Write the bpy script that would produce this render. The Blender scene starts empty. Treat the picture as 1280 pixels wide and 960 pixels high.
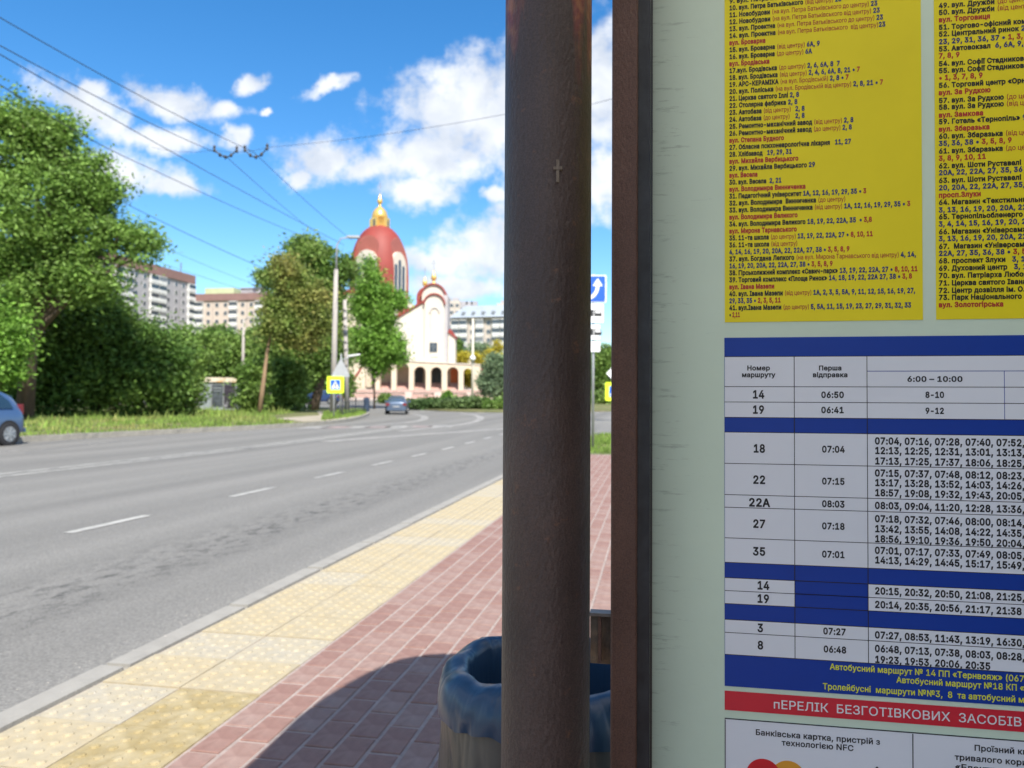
import bpy, bmesh, math, random
import numpy as np
from mathutils import Vector, Matrix
S = bpy.context.scene
COL = S.collection
R = math.radians
rng = np.random.default_rng(7)
random.seed(7)

# ------------------------------------------------------------------ camera
CAMH = 1.15; F = 961.0; HOR = 503.0
PITCH = math.atan((HOR - 480) / F); ROLL = R(0.33)
fwd = Vector((0, math.cos(PITCH), math.sin(PITCH)))
up0 = Vector((0, -math.sin(PITCH), math.cos(PITCH)))
right = Vector((1, 0, 0)) * math.cos(ROLL) + up0 * math.sin(ROLL)
upv = -Vector((1, 0, 0)) * math.sin(ROLL) + up0 * math.cos(ROLL)
cd = bpy.data.cameras.new('camera'); cam = bpy.data.objects.new('camera', cd); COL.objects.link(cam)
cam.matrix_world = Matrix(((right.x, upv.x, -fwd.x, 0), (right.y, upv.y, -fwd.y, 0), (right.z, upv.z, -fwd.z, CAMH), (0, 0, 0, 1)))
cd.sensor_width = 36; cd.lens = F / 1280 * 36; cd.clip_start = 0.05; cd.clip_end = 8000
cd.dof.use_dof = True; cd.dof.focus_distance = 1.07; cd.dof.aperture_fstop = 7.0
S.camera = cam
S.render.resolution_x = 1024; S.render.resolution_y = 768
# ------------------------------------------------------------------ world, sun, exposure
SUN_EL = R(50.3); SUN_AZ = math.atan2(0.346, -0.938)      # clockwise from the view direction (+Y)
sun_dir = Vector((math.sin(SUN_AZ) * math.cos(SUN_EL), math.cos(SUN_AZ) * math.cos(SUN_EL), math.sin(SUN_EL)))
sd = bpy.data.lights.new('sun', 'SUN'); sd.energy = 3.05; sd.angle = R(0.53); sd.color = (1.0, 0.95, 0.87)
sun = bpy.data.objects.new('sun', sd); COL.objects.link(sun)
sun.rotation_euler = sun_dir.to_track_quat('Z', 'Y').to_euler(); sun.location = (5, -10, 20)
S.view_settings.view_transform = 'Standard'; S.view_settings.look = 'None'
S.view_settings.exposure = 1.46; S.view_settings.gamma = 1.0
SKY_STRENGTH = 0.15

def ray(px, py):
    d = fwd + right * ((px - 640) / F) + upv * ((480 - py) / F)
    return d
W = bpy.data.worlds.new('World'); S.world = W; W.use_nodes = True
nt = W.node_tree; nt.nodes.clear()
def N(t, kind, **kw):
    n = t.nodes.new(kind)
    for k, v in kw.items(): setattr(n, k, v)
    return n
def math_node(t, op, a, b=None, clamp=False):
    n = N(t, 'ShaderNodeMath', operation=op); n.use_clamp = clamp
    for i, v in enumerate((a, b)):
        if v is None: continue
        if isinstance(v, (int, float)): n.inputs[i].default_value = v
        else: t.links.new(v, n.inputs[i])
    return n.outputs[0]
sky = N(nt, 'ShaderNodeTexSky', sky_type='NISHITA'); sky.sun_disc = False
sky.sun_elevation = SUN_EL; sky.sun_rotation = SUN_AZ; sky.air_density = 1.0; sky.dust_density = 0.2; sky.ozone_density = 3.0
hs = N(nt, 'ShaderNodeHueSaturation'); hs.inputs['Saturation'].default_value = 1.33; hs.inputs['Value'].default_value = 0.51
nt.links.new(sky.outputs[0], hs.inputs['Color'])
tc = N(nt, 'ShaderNodeTexCoord'); sep = N(nt, 'ShaderNodeSeparateXYZ'); nt.links.new(tc.outputs['Generated'], sep.inputs[0])
ysafe = math_node(nt, 'MAXIMUM', sep.outputs[1], 0.08)
u = math_node(nt, 'DIVIDE', sep.outputs[0], ysafe); v = math_node(nt, 'DIVIDE', sep.outputs[2], ysafe)
comb = N(nt, 'ShaderNodeCombineXYZ'); nt.links.new(u, comb.inputs[0]); nt.links.new(v, comb.inputs[1])
nz1 = N(nt, 'ShaderNodeTexNoise'); nz1.inputs['Scale'].default_value = 9; nz1.inputs['Detail'].default_value = 7; nz1.inputs['Roughness'].default_value = 0.6
nt.links.new(comb.outputs[0], nz1.inputs['Vector'])
sub = N(nt, 'ShaderNodeVectorMath', operation='SUBTRACT'); nt.links.new(nz1.outputs['Color'], sub.inputs[0]); sub.inputs[1].default_value = (0.5, 0.5, 0.5)
scl = N(nt, 'ShaderNodeVectorMath', operation='MULTIPLY'); nt.links.new(sub.outputs[0], scl.inputs[0]); scl.inputs[1].default_value = (0.11, 0.07, 0)
wrp = N(nt, 'ShaderNodeVectorMath', operation='ADD'); nt.links.new(comb.outputs[0], wrp.inputs[0]); nt.links.new(scl.outputs[0], wrp.inputs[1])
CLOUDS = [(120, 135, 85, 26, -24), (205, 168, 60, 17, -8), (222, 123, 62, 20, -22), (278, 140, 30, 12, -8), (312, 104, 22, 11, 20), (112, 110, 20, 16, 0),
          (410, 107, 34, 9, 22), (160, 212, 66, 26, -14), (212, 230, 44, 15, -4), (580, 130, 92, 60, 12), (640, 150, 90, 80, 0),
          (405, 190, 52, 28, 10), (450, 205, 50, 22, 0), (545, 195, 80, 42, 0), (530, 235, 60, 20, -4), (370, 220, 20, 14, 0),
          (600, 318, 85, 40, 8), (540, 330, 60, 22, 0), (640, 290, 50, 30, 20), (618, 250, 18, 10, 0), (560, 360, 90, 20, 0),
          (760, 110, 60, 90, 0), (760, 215, 50, 55, 0), (295, 178, 20, 16, 0), (324, 143, 8, 5, 30), (840, 260, 60, 40, 0), (960, 120, 120, 70, 0),
          (-120, 190, 110, 40, -10), (-60, 330, 90, 30, 0), (340, -70, 120, 25, 10), (1230, 300, 110, 50, 0)]
acc = None
for (cx, cy, rx, ry, a) in CLOUDS:
    d = ray(cx, cy)
    mp = N(nt, 'ShaderNodeMapping', vector_type='TEXTURE')
    mp.inputs['Location'].default_value = (d.x / d.y, d.z / d.y, 0); mp.inputs['Rotation'].default_value = (0, 0, R(a)); mp.inputs['Scale'].default_value = (rx * 1.18 / F, ry * 1.22 / F, 1)
    nt.links.new(wrp.outputs[0], mp.inputs['Vector'])
    ln = N(nt, 'ShaderNodeVectorMath', operation='LENGTH'); nt.links.new(mp.outputs[0], ln.inputs[0])
    val = math_node(nt, 'SUBTRACT', 1.0, ln.outputs['Value'])
    acc = val if acc is None else math_node(nt, 'MAXIMUM', acc, val)
front = math_node(nt, 'MULTIPLY', math_node(nt, 'SUBTRACT', sep.outputs[1], 0.45), 6.0, clamp=True)
# unseen cumulus round the rest of the sky, cover raised to fill the shade
nz2 = N(nt, 'ShaderNodeTexNoise'); nz2.inputs['Scale'].default_value = 3.2; nz2.inputs['Detail'].default_value = 8; nz2.inputs['Roughness'].default_value = 0.58
nt.links.new(tc.outputs['Generated'], nz2.inputs['Vector'])
gen = math_node(nt, 'MULTIPLY', math_node(nt, 'SUBTRACT', nz2.outputs['Fac'], 0.47), 6.0)
mixv = N(nt, 'ShaderNodeMix'); mixv.data_type = 'FLOAT'; nt.links.new(front, mixv.inputs[0]); nt.links.new(gen, mixv.inputs[2]); nt.links.new(acc, mixv.inputs[3])
nz3 = N(nt, 'ShaderNodeTexNoise'); nz3.inputs['Scale'].default_value = 26; nz3.inputs['Detail'].default_value = 8; nz3.inputs['Roughness'].default_value = 0.65
nt.links.new(comb.outputs[0], nz3.inputs['Vector'])
fine = math_node(nt, 'MULTIPLY', math_node(nt, 'SUBTRACT', nz3.outputs['Fac'], 0.5), 1.7)
dens = math_node(nt, 'ADD', mixv.outputs[0], fine)
mr = N(nt, 'ShaderNodeMapRange', interpolation_type='SMOOTHSTEP'); nt.links.new(dens, mr.inputs[0])
mr.inputs[1].default_value = -0.14; mr.inputs[2].default_value = 0.66; mr.inputs[3].default_value = 0; mr.inputs[4].default_value = 0.95
above = math_node(nt, 'MULTIPLY', sep.outputs[2], 30.0, clamp=True)
cf = math_node(nt, 'MULTIPLY', mr.outputs[0], above)
nz4 = N(nt, 'ShaderNodeTexNoise'); nz4.inputs['Scale'].default_value = 13; nz4.inputs['Detail'].default_value = 5
nt.links.new(wrp.outputs[0], nz4.inputs['Vector'])
ccr = N(nt, 'ShaderNodeValToRGB'); ccr.color_ramp.elements[0].position = 0.36; ccr.color_ramp.elements[0].color = (1.85, 2.0, 2.25, 1)
ccr.color_ramp.elements[1].position = 0.58; ccr.color_ramp.elements[1].color = (2.6, 2.66, 2.75, 1)
nt.links.new(nz4.outputs['Fac'], ccr.inputs[0])
mixc = N(nt, 'ShaderNodeMix'); mixc.data_type = 'RGBA'; nt.links.new(cf, mixc.inputs[0]); nt.links.new(hs.outputs[0], mixc.inputs[6]); nt.links.new(ccr.outputs[0], mixc.inputs[7])
bgd = N(nt, 'ShaderNodeBackground'); bgd.inputs[1].default_value = SKY_STRENGTH; nt.links.new(mixc.outputs[2], bgd.inputs[0])
wo = N(nt, 'ShaderNodeOutputWorld'); nt.links.new(bgd.outputs[0], wo.inputs[0])

# ------------------------------------------------------------------ materials
MATS = {}
def mat(name, col, rough=0.7, var=0.12, scale=6.0, bump=0.0, bscale=None, metal=0.0, spec=0.5, col2=None, c2pos=(0.45, 0.62), detail=5, stretch=None, trans=0.0, island=0.0, coat=0.0, thr=None):
    if name in MATS: return MATS[name]
    m = bpy.data.materials.new(name); m.use_nodes = True; t = m.node_tree; b = t.nodes['Principled BSDF']
    b.inputs['Roughness'].default_value = rough; b.inputs['Metallic'].default_value = metal
    b.inputs['Specular IOR Level'].default_value = spec
    if coat: b.inputs['Coat Weight'].default_value = coat; b.inputs['Coat Roughness'].default_value = 0.08
    co = N(t, 'ShaderNodeTexCoord'); vec = co.outputs['Object']
    if stretch:
        mp = N(t, 'ShaderNodeMapping'); mp.inputs['Scale'].default_value = stretch; t.links.new(vec, mp.inputs[0]); vec = mp.outputs[0]
    nz = N(t, 'ShaderNodeTexNoise'); nz.inputs['Scale'].default_value = scale; nz.inputs['Detail'].default_value = detail; nz.inputs['Roughness'].default_value = 0.6
    t.links.new(vec, nz.inputs['Vector'])
    r = N(t, 'ShaderNodeMapRange'); t.links.new(nz.outputs['Fac'], r.inputs[0]); r.inputs[1].default_value = 0.3; r.inputs[2].default_value = 0.7
    r.inputs[3].default_value = 1 - var; r.inputs[4].default_value = 1 + var
    fac = r.outputs[0]
    if island:
        g = N(t, 'ShaderNodeNewGeometry'); r2 = N(t, 'ShaderNodeMapRange'); t.links.new(g.outputs['Random Per Island'], r2.inputs[0])
        r2.inputs[3].default_value = 1 - island; r2.inputs[4].default_value = 1 + island; fac = math_node(t, 'MULTIPLY', fac, r2.outputs[0])
    base = None
    if col2:
        nb = N(t, 'ShaderNodeTexNoise'); nb.inputs['Scale'].default_value = scale * 0.37; nb.inputs['Detail'].default_value = 8; nb.inputs['Roughness'].default_value = 0.62
        t.links.new(vec, nb.inputs['Vector'])
        cr = N(t, 'ShaderNodeValToRGB'); cr.color_ramp.elements[0].position = c2pos[0]; cr.color_ramp.elements[0].color = (*col, 1)
        cr.color_ramp.elements[1].position = c2pos[1]; cr.color_ramp.elements[1].color = (*col2, 1); t.links.new(nb.outputs['Fac'], cr.inputs[0]); base = cr.outputs[0]
    hv = N(t, 'ShaderNodeVectorMath', operation='SCALE')
    if base: t.links.new(base, hv.inputs[0])
    else: hv.inputs[0].default_value = col
    t.links.new(fac, hv.inputs['Scale']); t.links.new(hv.outputs[0], b.inputs['Base Color'])
    if bump:
        bn = N(t, 'ShaderNodeTexNoise'); bn.inputs['Scale'].default_value = bscale or scale * 4; bn.inputs['Detail'].default_value = 4; t.links.new(vec, bn.inputs['Vector'])
        bp_ = N(t, 'ShaderNodeBump'); bp_.inputs['Strength'].default_value = 1.0; bp_.inputs['Distance'].default_value = bump; t.links.new(bn.outputs['Fac'], bp_.inputs['Height'])
        t.links.new(bp_.outputs[0], b.inputs['Normal'])
    if trans:
        tr = N(t, 'ShaderNodeBsdfTranslucent'); t.links.new(hv.outputs[0], tr.inputs[0]); mx = N(t, 'ShaderNodeMixShader'); mx.inputs[0].default_value = trans
        t.links.new(b.outputs[0], mx.inputs[1]); t.links.new(tr.outputs[0], mx.inputs[2]); t.links.new(mx.outputs[0], t.nodes['Material Output'].inputs[0])
    MATS[name] = m
    return m

# ------------------------------------------------------------------ helpers
def link(o, parent=None):
    COL.objects.link(o)
    if parent is not None: o.parent = parent
    return o
def tag(o, label=None, cat=None, group=None, kind=None):
    if label: o['label'] = label
    if cat: o['category'] = cat
    if group: o['group'] = group
    if kind: o['kind'] = kind
    return o
def empty(name, loc=(0, 0, 0), rz=0.0):
    o = bpy.data.objects.new(name, None); o.location = loc; o.rotation_euler = (0, 0, rz); o.empty_display_size = 0.2
    return link(o)
class MB:
    def __init__(s): s.v = []; s.f = []; s.m = []
    def add(s, vs, fs, mi=0):
        k = len(s.v); s.v += [tuple(p) for p in vs]; s.f += [tuple(k + i for i in f) for f in fs]; s.m += [mi] * len(fs); return s
    def box(s, c, d, rz=0.0, mi=0, tilt=None):
        hx, hy, hz = d[0] / 2, d[1] / 2, d[2] / 2
        M = Matrix.Rotation(rz, 3, 'Z')
        if tilt is not None: M = tilt
        vs = [Vector(c) + M @ Vector((x, y, z)) for x in (-hx, hx) for y in (-hy, hy) for z in (-hz, hz)]
        return s.add(vs, [(0, 1, 3, 2), (4, 6, 7, 5), (0, 4, 5, 1), (2, 3, 7, 6), (0, 2, 6, 4), (1, 5, 7, 3)], mi)
    def tube(s, pts, rad, n=8, mi=0, cap=True):
        pts = [Vector(p) for p in pts]
        if isinstance(rad, (int, float)): rad = [rad] * len(pts)
        vs = []
        for i, p in enumerate(pts):
            d = (pts[min(i + 1, len(pts) - 1)] - pts[max(i - 1, 0)]).normalized()
            a = d.cross(Vector((0, 0, 1)));
            if a.length < 1e-3: a = d.cross(Vector((1, 0, 0)))
            a.normalize(); b = d.cross(a)
            for k in range(n):
                t = 2 * math.pi * k / n; vs.append(p + (a * math.cos(t) + b * math.sin(t)) * rad[i])
        fs = [(i * n + k, i * n + (k + 1) % n, (i + 1) * n + (k + 1) % n, (i + 1) * n + k) for i in range(len(pts) - 1) for k in range(n)]
        if cap: fs += [tuple(range(n)), tuple((len(pts) - 1) * n + k for k in range(n))]
        return s.add(vs, fs, mi)
    def lathe(s, prof, c=(0, 0, 0), n=24, mi=0):
        vs = []; fs = []
        for (r, z) in prof:
            for k in range(n):
                t = 2 * math.pi * k / n; vs.append((c[0] + r * math.cos(t), c[1] + r * math.sin(t), c[2] + z))
        for i in range(len(prof) - 1):
            for k in range(n): fs.append((i * n + k, i * n + (k + 1) % n, (i + 1) * n + (k + 1) % n, (i + 1) * n + k))
        if prof[-1][0] > 1e-4: fs.append(tuple((len(prof) - 1) * n + k for k in range(n)))
        return s.add(vs, fs, mi)
    def prism(s, poly, O, ex, ey, ez, depth, mi=0):
        """polygon (a,b) in the plane O + a*ex + b*ey, extruded along ez by depth"""
        O = Vector(O); ex = Vector(ex); ey = Vector(ey); ez = Vector(ez); n = len(poly)
        vs = [O + ex * a + ey * b for a, b in poly] + [O + ex * a + ey * b + ez * depth for a, b in poly]
        fs = [tuple(range(n)), tuple(range(2 * n - 1, n - 1, -1))] + [(i, (i + 1) % n, n + (i + 1) % n, n + i) for i in range(n)]
        return s.add(vs, fs, mi)
    def build(s, name, mats, parent=None, smooth=False, loc=None):
        me = bpy.data.meshes.new(name); me.from_pydata(s.v, [], s.f)
        for m in (mats if isinstance(mats, (list, tuple)) else [mats]): me.materials.append(m)
        if len(set(s.m)) > 1: me.polygons.foreach_set('material_index', s.m)
        bm = bmesh.new(); bm.from_mesh(me); bmesh.ops.recalc_face_normals(bm, faces=bm.faces); bm.to_mesh(me); bm.free()
        if smooth: me.shade_smooth() if smooth is True else me.set_sharp_from_angle(angle=R(smooth)); 
        me.update(); o = bpy.data.objects.new(name, me)
        if loc is not None: o.location = loc
        return link(o, parent)
def child(name, me, parent, loc=(0, 0, 0), rz=0.0):
    o = bpy.data.objects.new(name, me); o.location = loc; o.rotation_euler = (0, 0, rz); return link(o, parent)

# terrain: level beside the stop, rising gently from twenty metres on, up to the hill with the flats
GY = [-3000, 20, 40, 55, 70, 100, 125, 150, 240, 400, 4000]; GZ = [0, 0, 0.21, 0.40, 0.72, 1.45, 2.0, 3.6, 12, 20, 22]
def G(y): return float(np.interp(y, GY, GZ))
def at(px, py, Y):
    d = ray(px, py); k = Y / d.y; return Vector((d.x * k, Y, CAMH + d.z * k))
def gnd(px, py, dz=0.0):
    d = ray(px, py); lo, hi = 0.5, 400.0
    for _ in range(2000):
        if CAMH + d.z * lo / d.y <= G(lo) + dz: break
        lo += 0.2
    a, b = lo - 0.2, lo
    for _ in range(30):
        m_ = (a + b) / 2
        if CAMH + d.z * m_ / d.y <= G(m_) + dz: b = m_
        else: a = m_
    return Vector((d.x * b / d.y, b, G(b) + dz))
TH = math.atan2(815 - 640, F); U = Vector((math.sin(TH), math.cos(TH), 0)); NN = Vector((-math.cos(TH), math.sin(TH), 0))
def sn(s_, n_, z=0.0): p = U * s_ + NN * n_; return Vector((p.x, p.y, z))
RZ = -TH                                    # rotation of anything square to the road
def poly_sheet(name, pts, dz, m, parent=None, thick=0.0, step=None, kind='structure'):
    bm = bmesh.new(); vs = [bm.verts.new((p[0], p[1], 0)) for p in pts]; bm.faces.new(vs)
    bmesh.ops.triangulate(bm, faces=bm.faces[:])
    ys = [p[1] for p in pts]
    cuts = [y for y in GY if min(ys) < y < max(ys)]
    for y in cuts: bmesh.ops.bisect_plane(bm, geom=bm.verts[:] + bm.edges[:] + bm.faces[:], plane_co=(0, y, 0), plane_no=(0, 1, 0))
    for w in bm.verts: w.co.z = G(w.co.y) + dz
    if thick:
        edges = [e for e in bm.edges if len(e.link_faces) == 1]
        r_ = bmesh.ops.extrude_edge_only(bm, edges=edges)
        for e in r_['geom']:
            if isinstance(e, bmesh.types.BMVert): e.co.z -= thick
    bmesh.ops.recalc_face_normals(bm, faces=bm.faces[:])
    me = bpy.data.meshes.new(name); bm.to_mesh(me); bm.free(); me.materials.append(m)
    if sum(p.normal.z for p in me.polygons) < 0: me.flip_normals()
    o = bpy.data.objects.new(name, me); link(o, parent)
    if parent is None and kind: o['kind'] = kind
    return o
def strip_pts(path, w):
    """left and right offset outline of a path of xy points"""
    L = []; Rr = []
    for i, p in enumerate(path):
        d = (Vector(path[min(i + 1, len(path) - 1)][:2]) - Vector(path[max(i - 1, 0)][:2])).normalized(); nrm = Vector((-d.y, d.x)) * w / 2
        L.append((p[0] + nrm.x, p[1] + nrm.y)); Rr.append((p[0] - nrm.x, p[1] - nrm.y))
    return L, Rr
def ribbon(name, path, w, dz, m, parent=None):
    L, Rr = strip_pts(path, w); mb = MB(); vs = []
    for a, b in zip(L, Rr): vs += [(a[0], a[1], G(a[1]) + dz), (b[0], b[1], G(b[1]) + dz)]
    mb.add(vs, [(2 * i, 2 * i + 1, 2 * i + 3, 2 * i + 2) for i in range(len(L) - 1)])
    return mb.build(name, m, parent)
def densify(path, d=2.0):
    out = []
    for a, b in zip(path[:-1], path[1:]):
        a = Vector(a[:2]); b = Vector(b[:2]); k = max(1, int((b - a).length / d))
        out += [a.lerp(b, i / k) for i in range(k)]
    return out + [Vector(path[-1][:2])]
def smooth_path(pts, it=2):
    pts = [Vector(p[:2]) for p in pts]
    for _ in range(it):
        q = [pts[0]]
        for a, b in zip(pts[:-1], pts[1:]): q += [a.lerp(b, 0.25), a.lerp(b, 0.75)]
        pts = q + [pts[-1]]
    return pts

# ------------------------------------------------------------------ ground, road, pavement
def asphalt_mat():
    m = mat('asphalt', (0.163, 0.156, 0.142), 0.85, 0.10, 40, bump=0.0025, bscale=190)
    t = m.node_tree; b = t.nodes['Principled BSDF']; src = b.inputs['Base Color'].links[0].from_socket
    co = N(t, 'ShaderNodeTexCoord'); mp = N(t, 'ShaderNodeMapping', vector_type='TEXTURE'); mp.inputs['Rotation'].default_value = (0, 0, RZ)
    t.links.new(co.outputs['Object'], mp.inputs[0]); sp = N(t, 'ShaderNodeSeparateXYZ'); t.links.new(mp.outputs[0], sp.inputs[0])
    # long wear bands that run with the lanes (x here is minus the distance from the stop)
    st = N(t, 'ShaderNodeMapping'); st.inputs['Scale'].default_value = (1.1, 0.04, 1); t.links.new(mp.outputs[0], st.inputs[0])
    n1 = N(t, 'ShaderNodeTexNoise'); n1.inputs['Scale'].default_value = 0.9; n1.inputs['Detail'].default_value = 4; t.links.new(st.outputs[0], n1.inputs['Vector'])
    r1 = N(t, 'ShaderNodeMapRange'); t.links.new(n1.outputs['Fac'], r1.inputs[0]); r1.inputs[1].default_value = 0.3; r1.inputs[2].default_value = 0.7; r1.inputs[3].default_value = 0.82; r1.inputs[4].default_value = 1.18
    # oil drips and patches down the middle of the near lane
    dd = math_node(t, 'ABSOLUTE', math_node(t, 'ADD', sp.outputs[0], 3.75))
    band = math_node(t, 'SUBTRACT', 1.0, math_node(t, 'DIVIDE', dd, 0.62), clamp=True)
    n2 = N(t, 'ShaderNodeTexNoise'); n2.inputs['Scale'].default_value = 6.5; n2.inputs['Detail'].default_value = 8; n2.inputs['Roughness'].default_value = 0.7
    s2 = N(t, 'ShaderNodeMapping'); s2.inputs['Scale'].default_value = (1.6, 0.8, 1); t.links.new(mp.outputs[0], s2.inputs[0]); t.links.new(s2.outputs[0], n2.inputs['Vector'])
    sp2 = math_node(t, 'MULTIPLY', math_node(t, 'SUBTRACT', n2.outputs['Fac'], 0.49), 7.0, clamp=True)
    n4 = N(t, 'ShaderNodeTexNoise'); n4.inputs['Scale'].default_value = 2.1; n4.inputs['Detail'].default_value = 9; n4.inputs['Roughness'].default_value = 0.75; t.links.new(mp.outputs[0], n4.inputs['Vector'])
    sp4 = math_node(t, 'MULTIPLY', math_node(t, 'SUBTRACT', n4.outputs['Fac'], 0.62), 9.0, clamp=True)
    dark = math_node(t, 'SUBTRACT', 1.0, math_node(t, 'MULTIPLY', math_node(t, 'MULTIPLY', band, sp2), 0.62))
    dark = math_node(t, 'MULTIPLY', dark, math_node(t, 'SUBTRACT', 1.0, math_node(t, 'MULTIPLY', sp4, 0.34)))
    # pale aggregate grit
    n3 = N(t, 'ShaderNodeTexNoise'); n3.inputs['Scale'].default_value = 85; n3.inputs['Detail'].default_value = 2; t.links.new(mp.outputs[0], n3.inputs['Vector'])
    r3 = N(t, 'ShaderNodeMapRange'); t.links.new(n3.outputs['Fac'], r3.inputs[0]); r3.inputs[1].default_value = 0.35; r3.inputs[2].default_value = 0.72; r3.inputs[3].default_value = 0.80; r3.inputs[4].default_value = 1.34
    f_ = math_node(t, 'MULTIPLY', math_node(t, 'MULTIPLY', r1.outputs[0], dark), r3.outputs[0])
    sc = N(t, 'ShaderNodeVectorMath', operation='SCALE'); t.links.new(src, sc.inputs[0]); t.links.new(f_, sc.inputs['Scale']); t.links.new(sc.outputs[0], b.inputs['Base Color'])
    return m
ASPH = asphalt_mat()
M_GRASSG = mat('verge_ground', (0.10, 0.12, 0.035), 0.95, 0.3, 1.2, col2=(0.17, 0.15, 0.06), bump=0.03, bscale=12)
M_PAINT = mat('road_paint', (0.37, 0.36, 0.33), 0.7, 0.16, 9, col2=(0.22, 0.215, 0.20), c2pos=(0.48, 0.64))
M_PAINTF = mat('faded_road_paint', (0.30, 0.285, 0.26), 0.75, 0.2, 5, col2=(0.20, 0.195, 0.185), c2pos=(0.45, 0.62))
M_KERB = mat('kerb_concrete', (0.275, 0.26, 0.23), 0.85, 0.10, 7, bump=0.002, bscale=60, col2=(0.235, 0.22, 0.195), c2pos=(0.5, 0.75))
M_KERBD = mat('far_kerb_concrete', (0.26, 0.245, 0.21), 0.9, 0.2, 5, bump=0.003, bscale=30)  # slightly darker concrete for the far kerb
M_BED = mat('sandy_joint', (0.31, 0.25, 0.222), 0.95, 0.18, 30, bump=0.002, bscale=300)
M_PAV = mat('red_paver', (0.222, 0.124, 0.100), 0.85, 0.12, 30, bump=0.0012, bscale=260, col2=(0.25, 0.152, 0.124), c2pos=(0.45, 0.65))
M_PAV2 = mat('worn_paver', (0.238, 0.144, 0.118), 0.88, 0.14, 24, bump=0.0012, bscale=260, col2=(0.275, 0.188, 0.158), c2pos=(0.4, 0.65))
M_TACT = mat('yellow_tactile_concrete', (0.375, 0.31, 0.195), 0.85, 0.12, 16, bump=0.0015, bscale=160, col2=(0.355, 0.305, 0.21), c2pos=(0.42, 0.62))
M_TACT2 = mat('worn_tactile_concrete', (0.375, 0.325, 0.23), 0.88, 0.12, 20, bump=0.0018, bscale=200, col2=(0.345, 0.31, 0.24), c2pos=(0.42, 0.6))
M_TACT3 = mat('stained_tactile_concrete', (0.285, 0.22, 0.10), 0.8, 0.16, 18, bump=0.0015, bscale=160, col2=(0.36, 0.30, 0.18), c2pos=(0.42, 0.66))

poly_sheet('ground', [(-3500, -300), (3500, -300), (3500, 3900), (-3500, 3900)], -0.16, M_GRASSG)
road = poly_sheet('road', [(-75, -40), (75, -40), (95, 96), (-75, 96)], -0.10, ASPH)
pav_far = 17.3
# right pavement: bed, kerb stones, tactile tiles, pavers
pav = poly_sheet('pavement', [sn(-6, 2.215), sn(pav_far, 2.215), sn(pav_far, -2.2), sn(-6, -2.2)], -0.0045, M_BED, thick=0.10)
km = MB().box((0, 0, -0.08), (0.148, 0.992, 0.168)).build('kerb_stone', M_KERB, pav)
bm = bmesh.new(); bm.from_mesh(km.data); bmesh.ops.bevel(bm, geom=[e for e in bm.edges if all(w.co.z > 0 for w in e.verts)], offset=0.018, segments=2, affect='EDGES'); bm.to_mesh(km.data); bm.free()
km.location = sn(-5.5, 2.29); km.rotation_euler.z = RZ
for i in range(1, 31):
    s_ = -5.5 + i
    if s_ > 24: break
    o = child('kerb_stone', km.data, pav, sn(s_, 2.29 + random.uniform(-.004, .004), random.uniform(-.003, .003) + G(s_)), RZ + random.uniform(-.004, .004))
# the kerb bends round the corner into the side street
cc = sn(24.5, -1.7); p_ = None
for k in range(14):
    a = math.pi / 2 * k / 13 * 1.0
    q = cc + NN * (4.0 * math.cos(a)) + U * (4.0 * math.sin(a)); dvec = -NN * math.sin(a) + U * math.cos(a)
    if k % 1 == 0:
        o = child('kerb_stone', km.data, pav, (q.x, q.y, G(q.y)), math.atan2(dvec.y, dvec.x) - math.pi / 2); o.scale = (1, 0.46, 1)
corner = [sn(pav_far + 0.02, 2.215)] + [cc + NN * (3.93 * math.cos(a)) + U * (3.93 * math.sin(a)) for a in np.linspace(0.02, math.pi / 2, 10)] + [sn(28.4, -16), sn(pav_far + 0.02, -16)]
poly_sheet('corner_lawn', corner, 0.0, M_GRASSG, thick=0.1)
TS = 0.352
def tile_mesh(mi):
    mb = MB(); h = 0.03; w = TS / 2 - 0.0035
    mb.box((0, 0, -h / 2 + 0.0), (2 * w, 2 * w, h))
    for i in range(5):
        for j in range(5):
            x = (i - 2 + (0.0)) * 0.066; y = (j - 2) * 0.066
            mb.lathe([(0.0185, -0.001), (0.0160, 0.0042), (0.010, 0.0060), (0.0001, 0.0064)], (x, y, 0), 8)
    o = mb.build('tactile_tile', mi, pav, smooth=False); return o
tm = [tile_mesh(M_TACT), tile_mesh(M_TACT2), tile_mesh(M_TACT3)]
first = [True, True, True]; cnt = 0; rest = MB()
for i in range(-8, int(pav_far / TS)):
    for j in range(2):
        s_ = (i + 0.5) * TS; n_ = 1.506 + (j + 0.5) * TS; r_ = random.random()
        k = 1 if r_ < 0.42 else 0
        if i in (6, 7) and j == 0: k = 2
        z = random.uniform(-.0025, .0025)
        if first[k]: o = tm[k]; first[k] = False
        else: o = child('tactile_tile', tm[k].data, pav)
        o.location = sn(s_, n_, z); o.rotation_euler.z = RZ + random.uniform(-.006, .006)
for k in range(3):
    if first[k]: bpy.data.objects.remove(tm[k])
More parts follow.
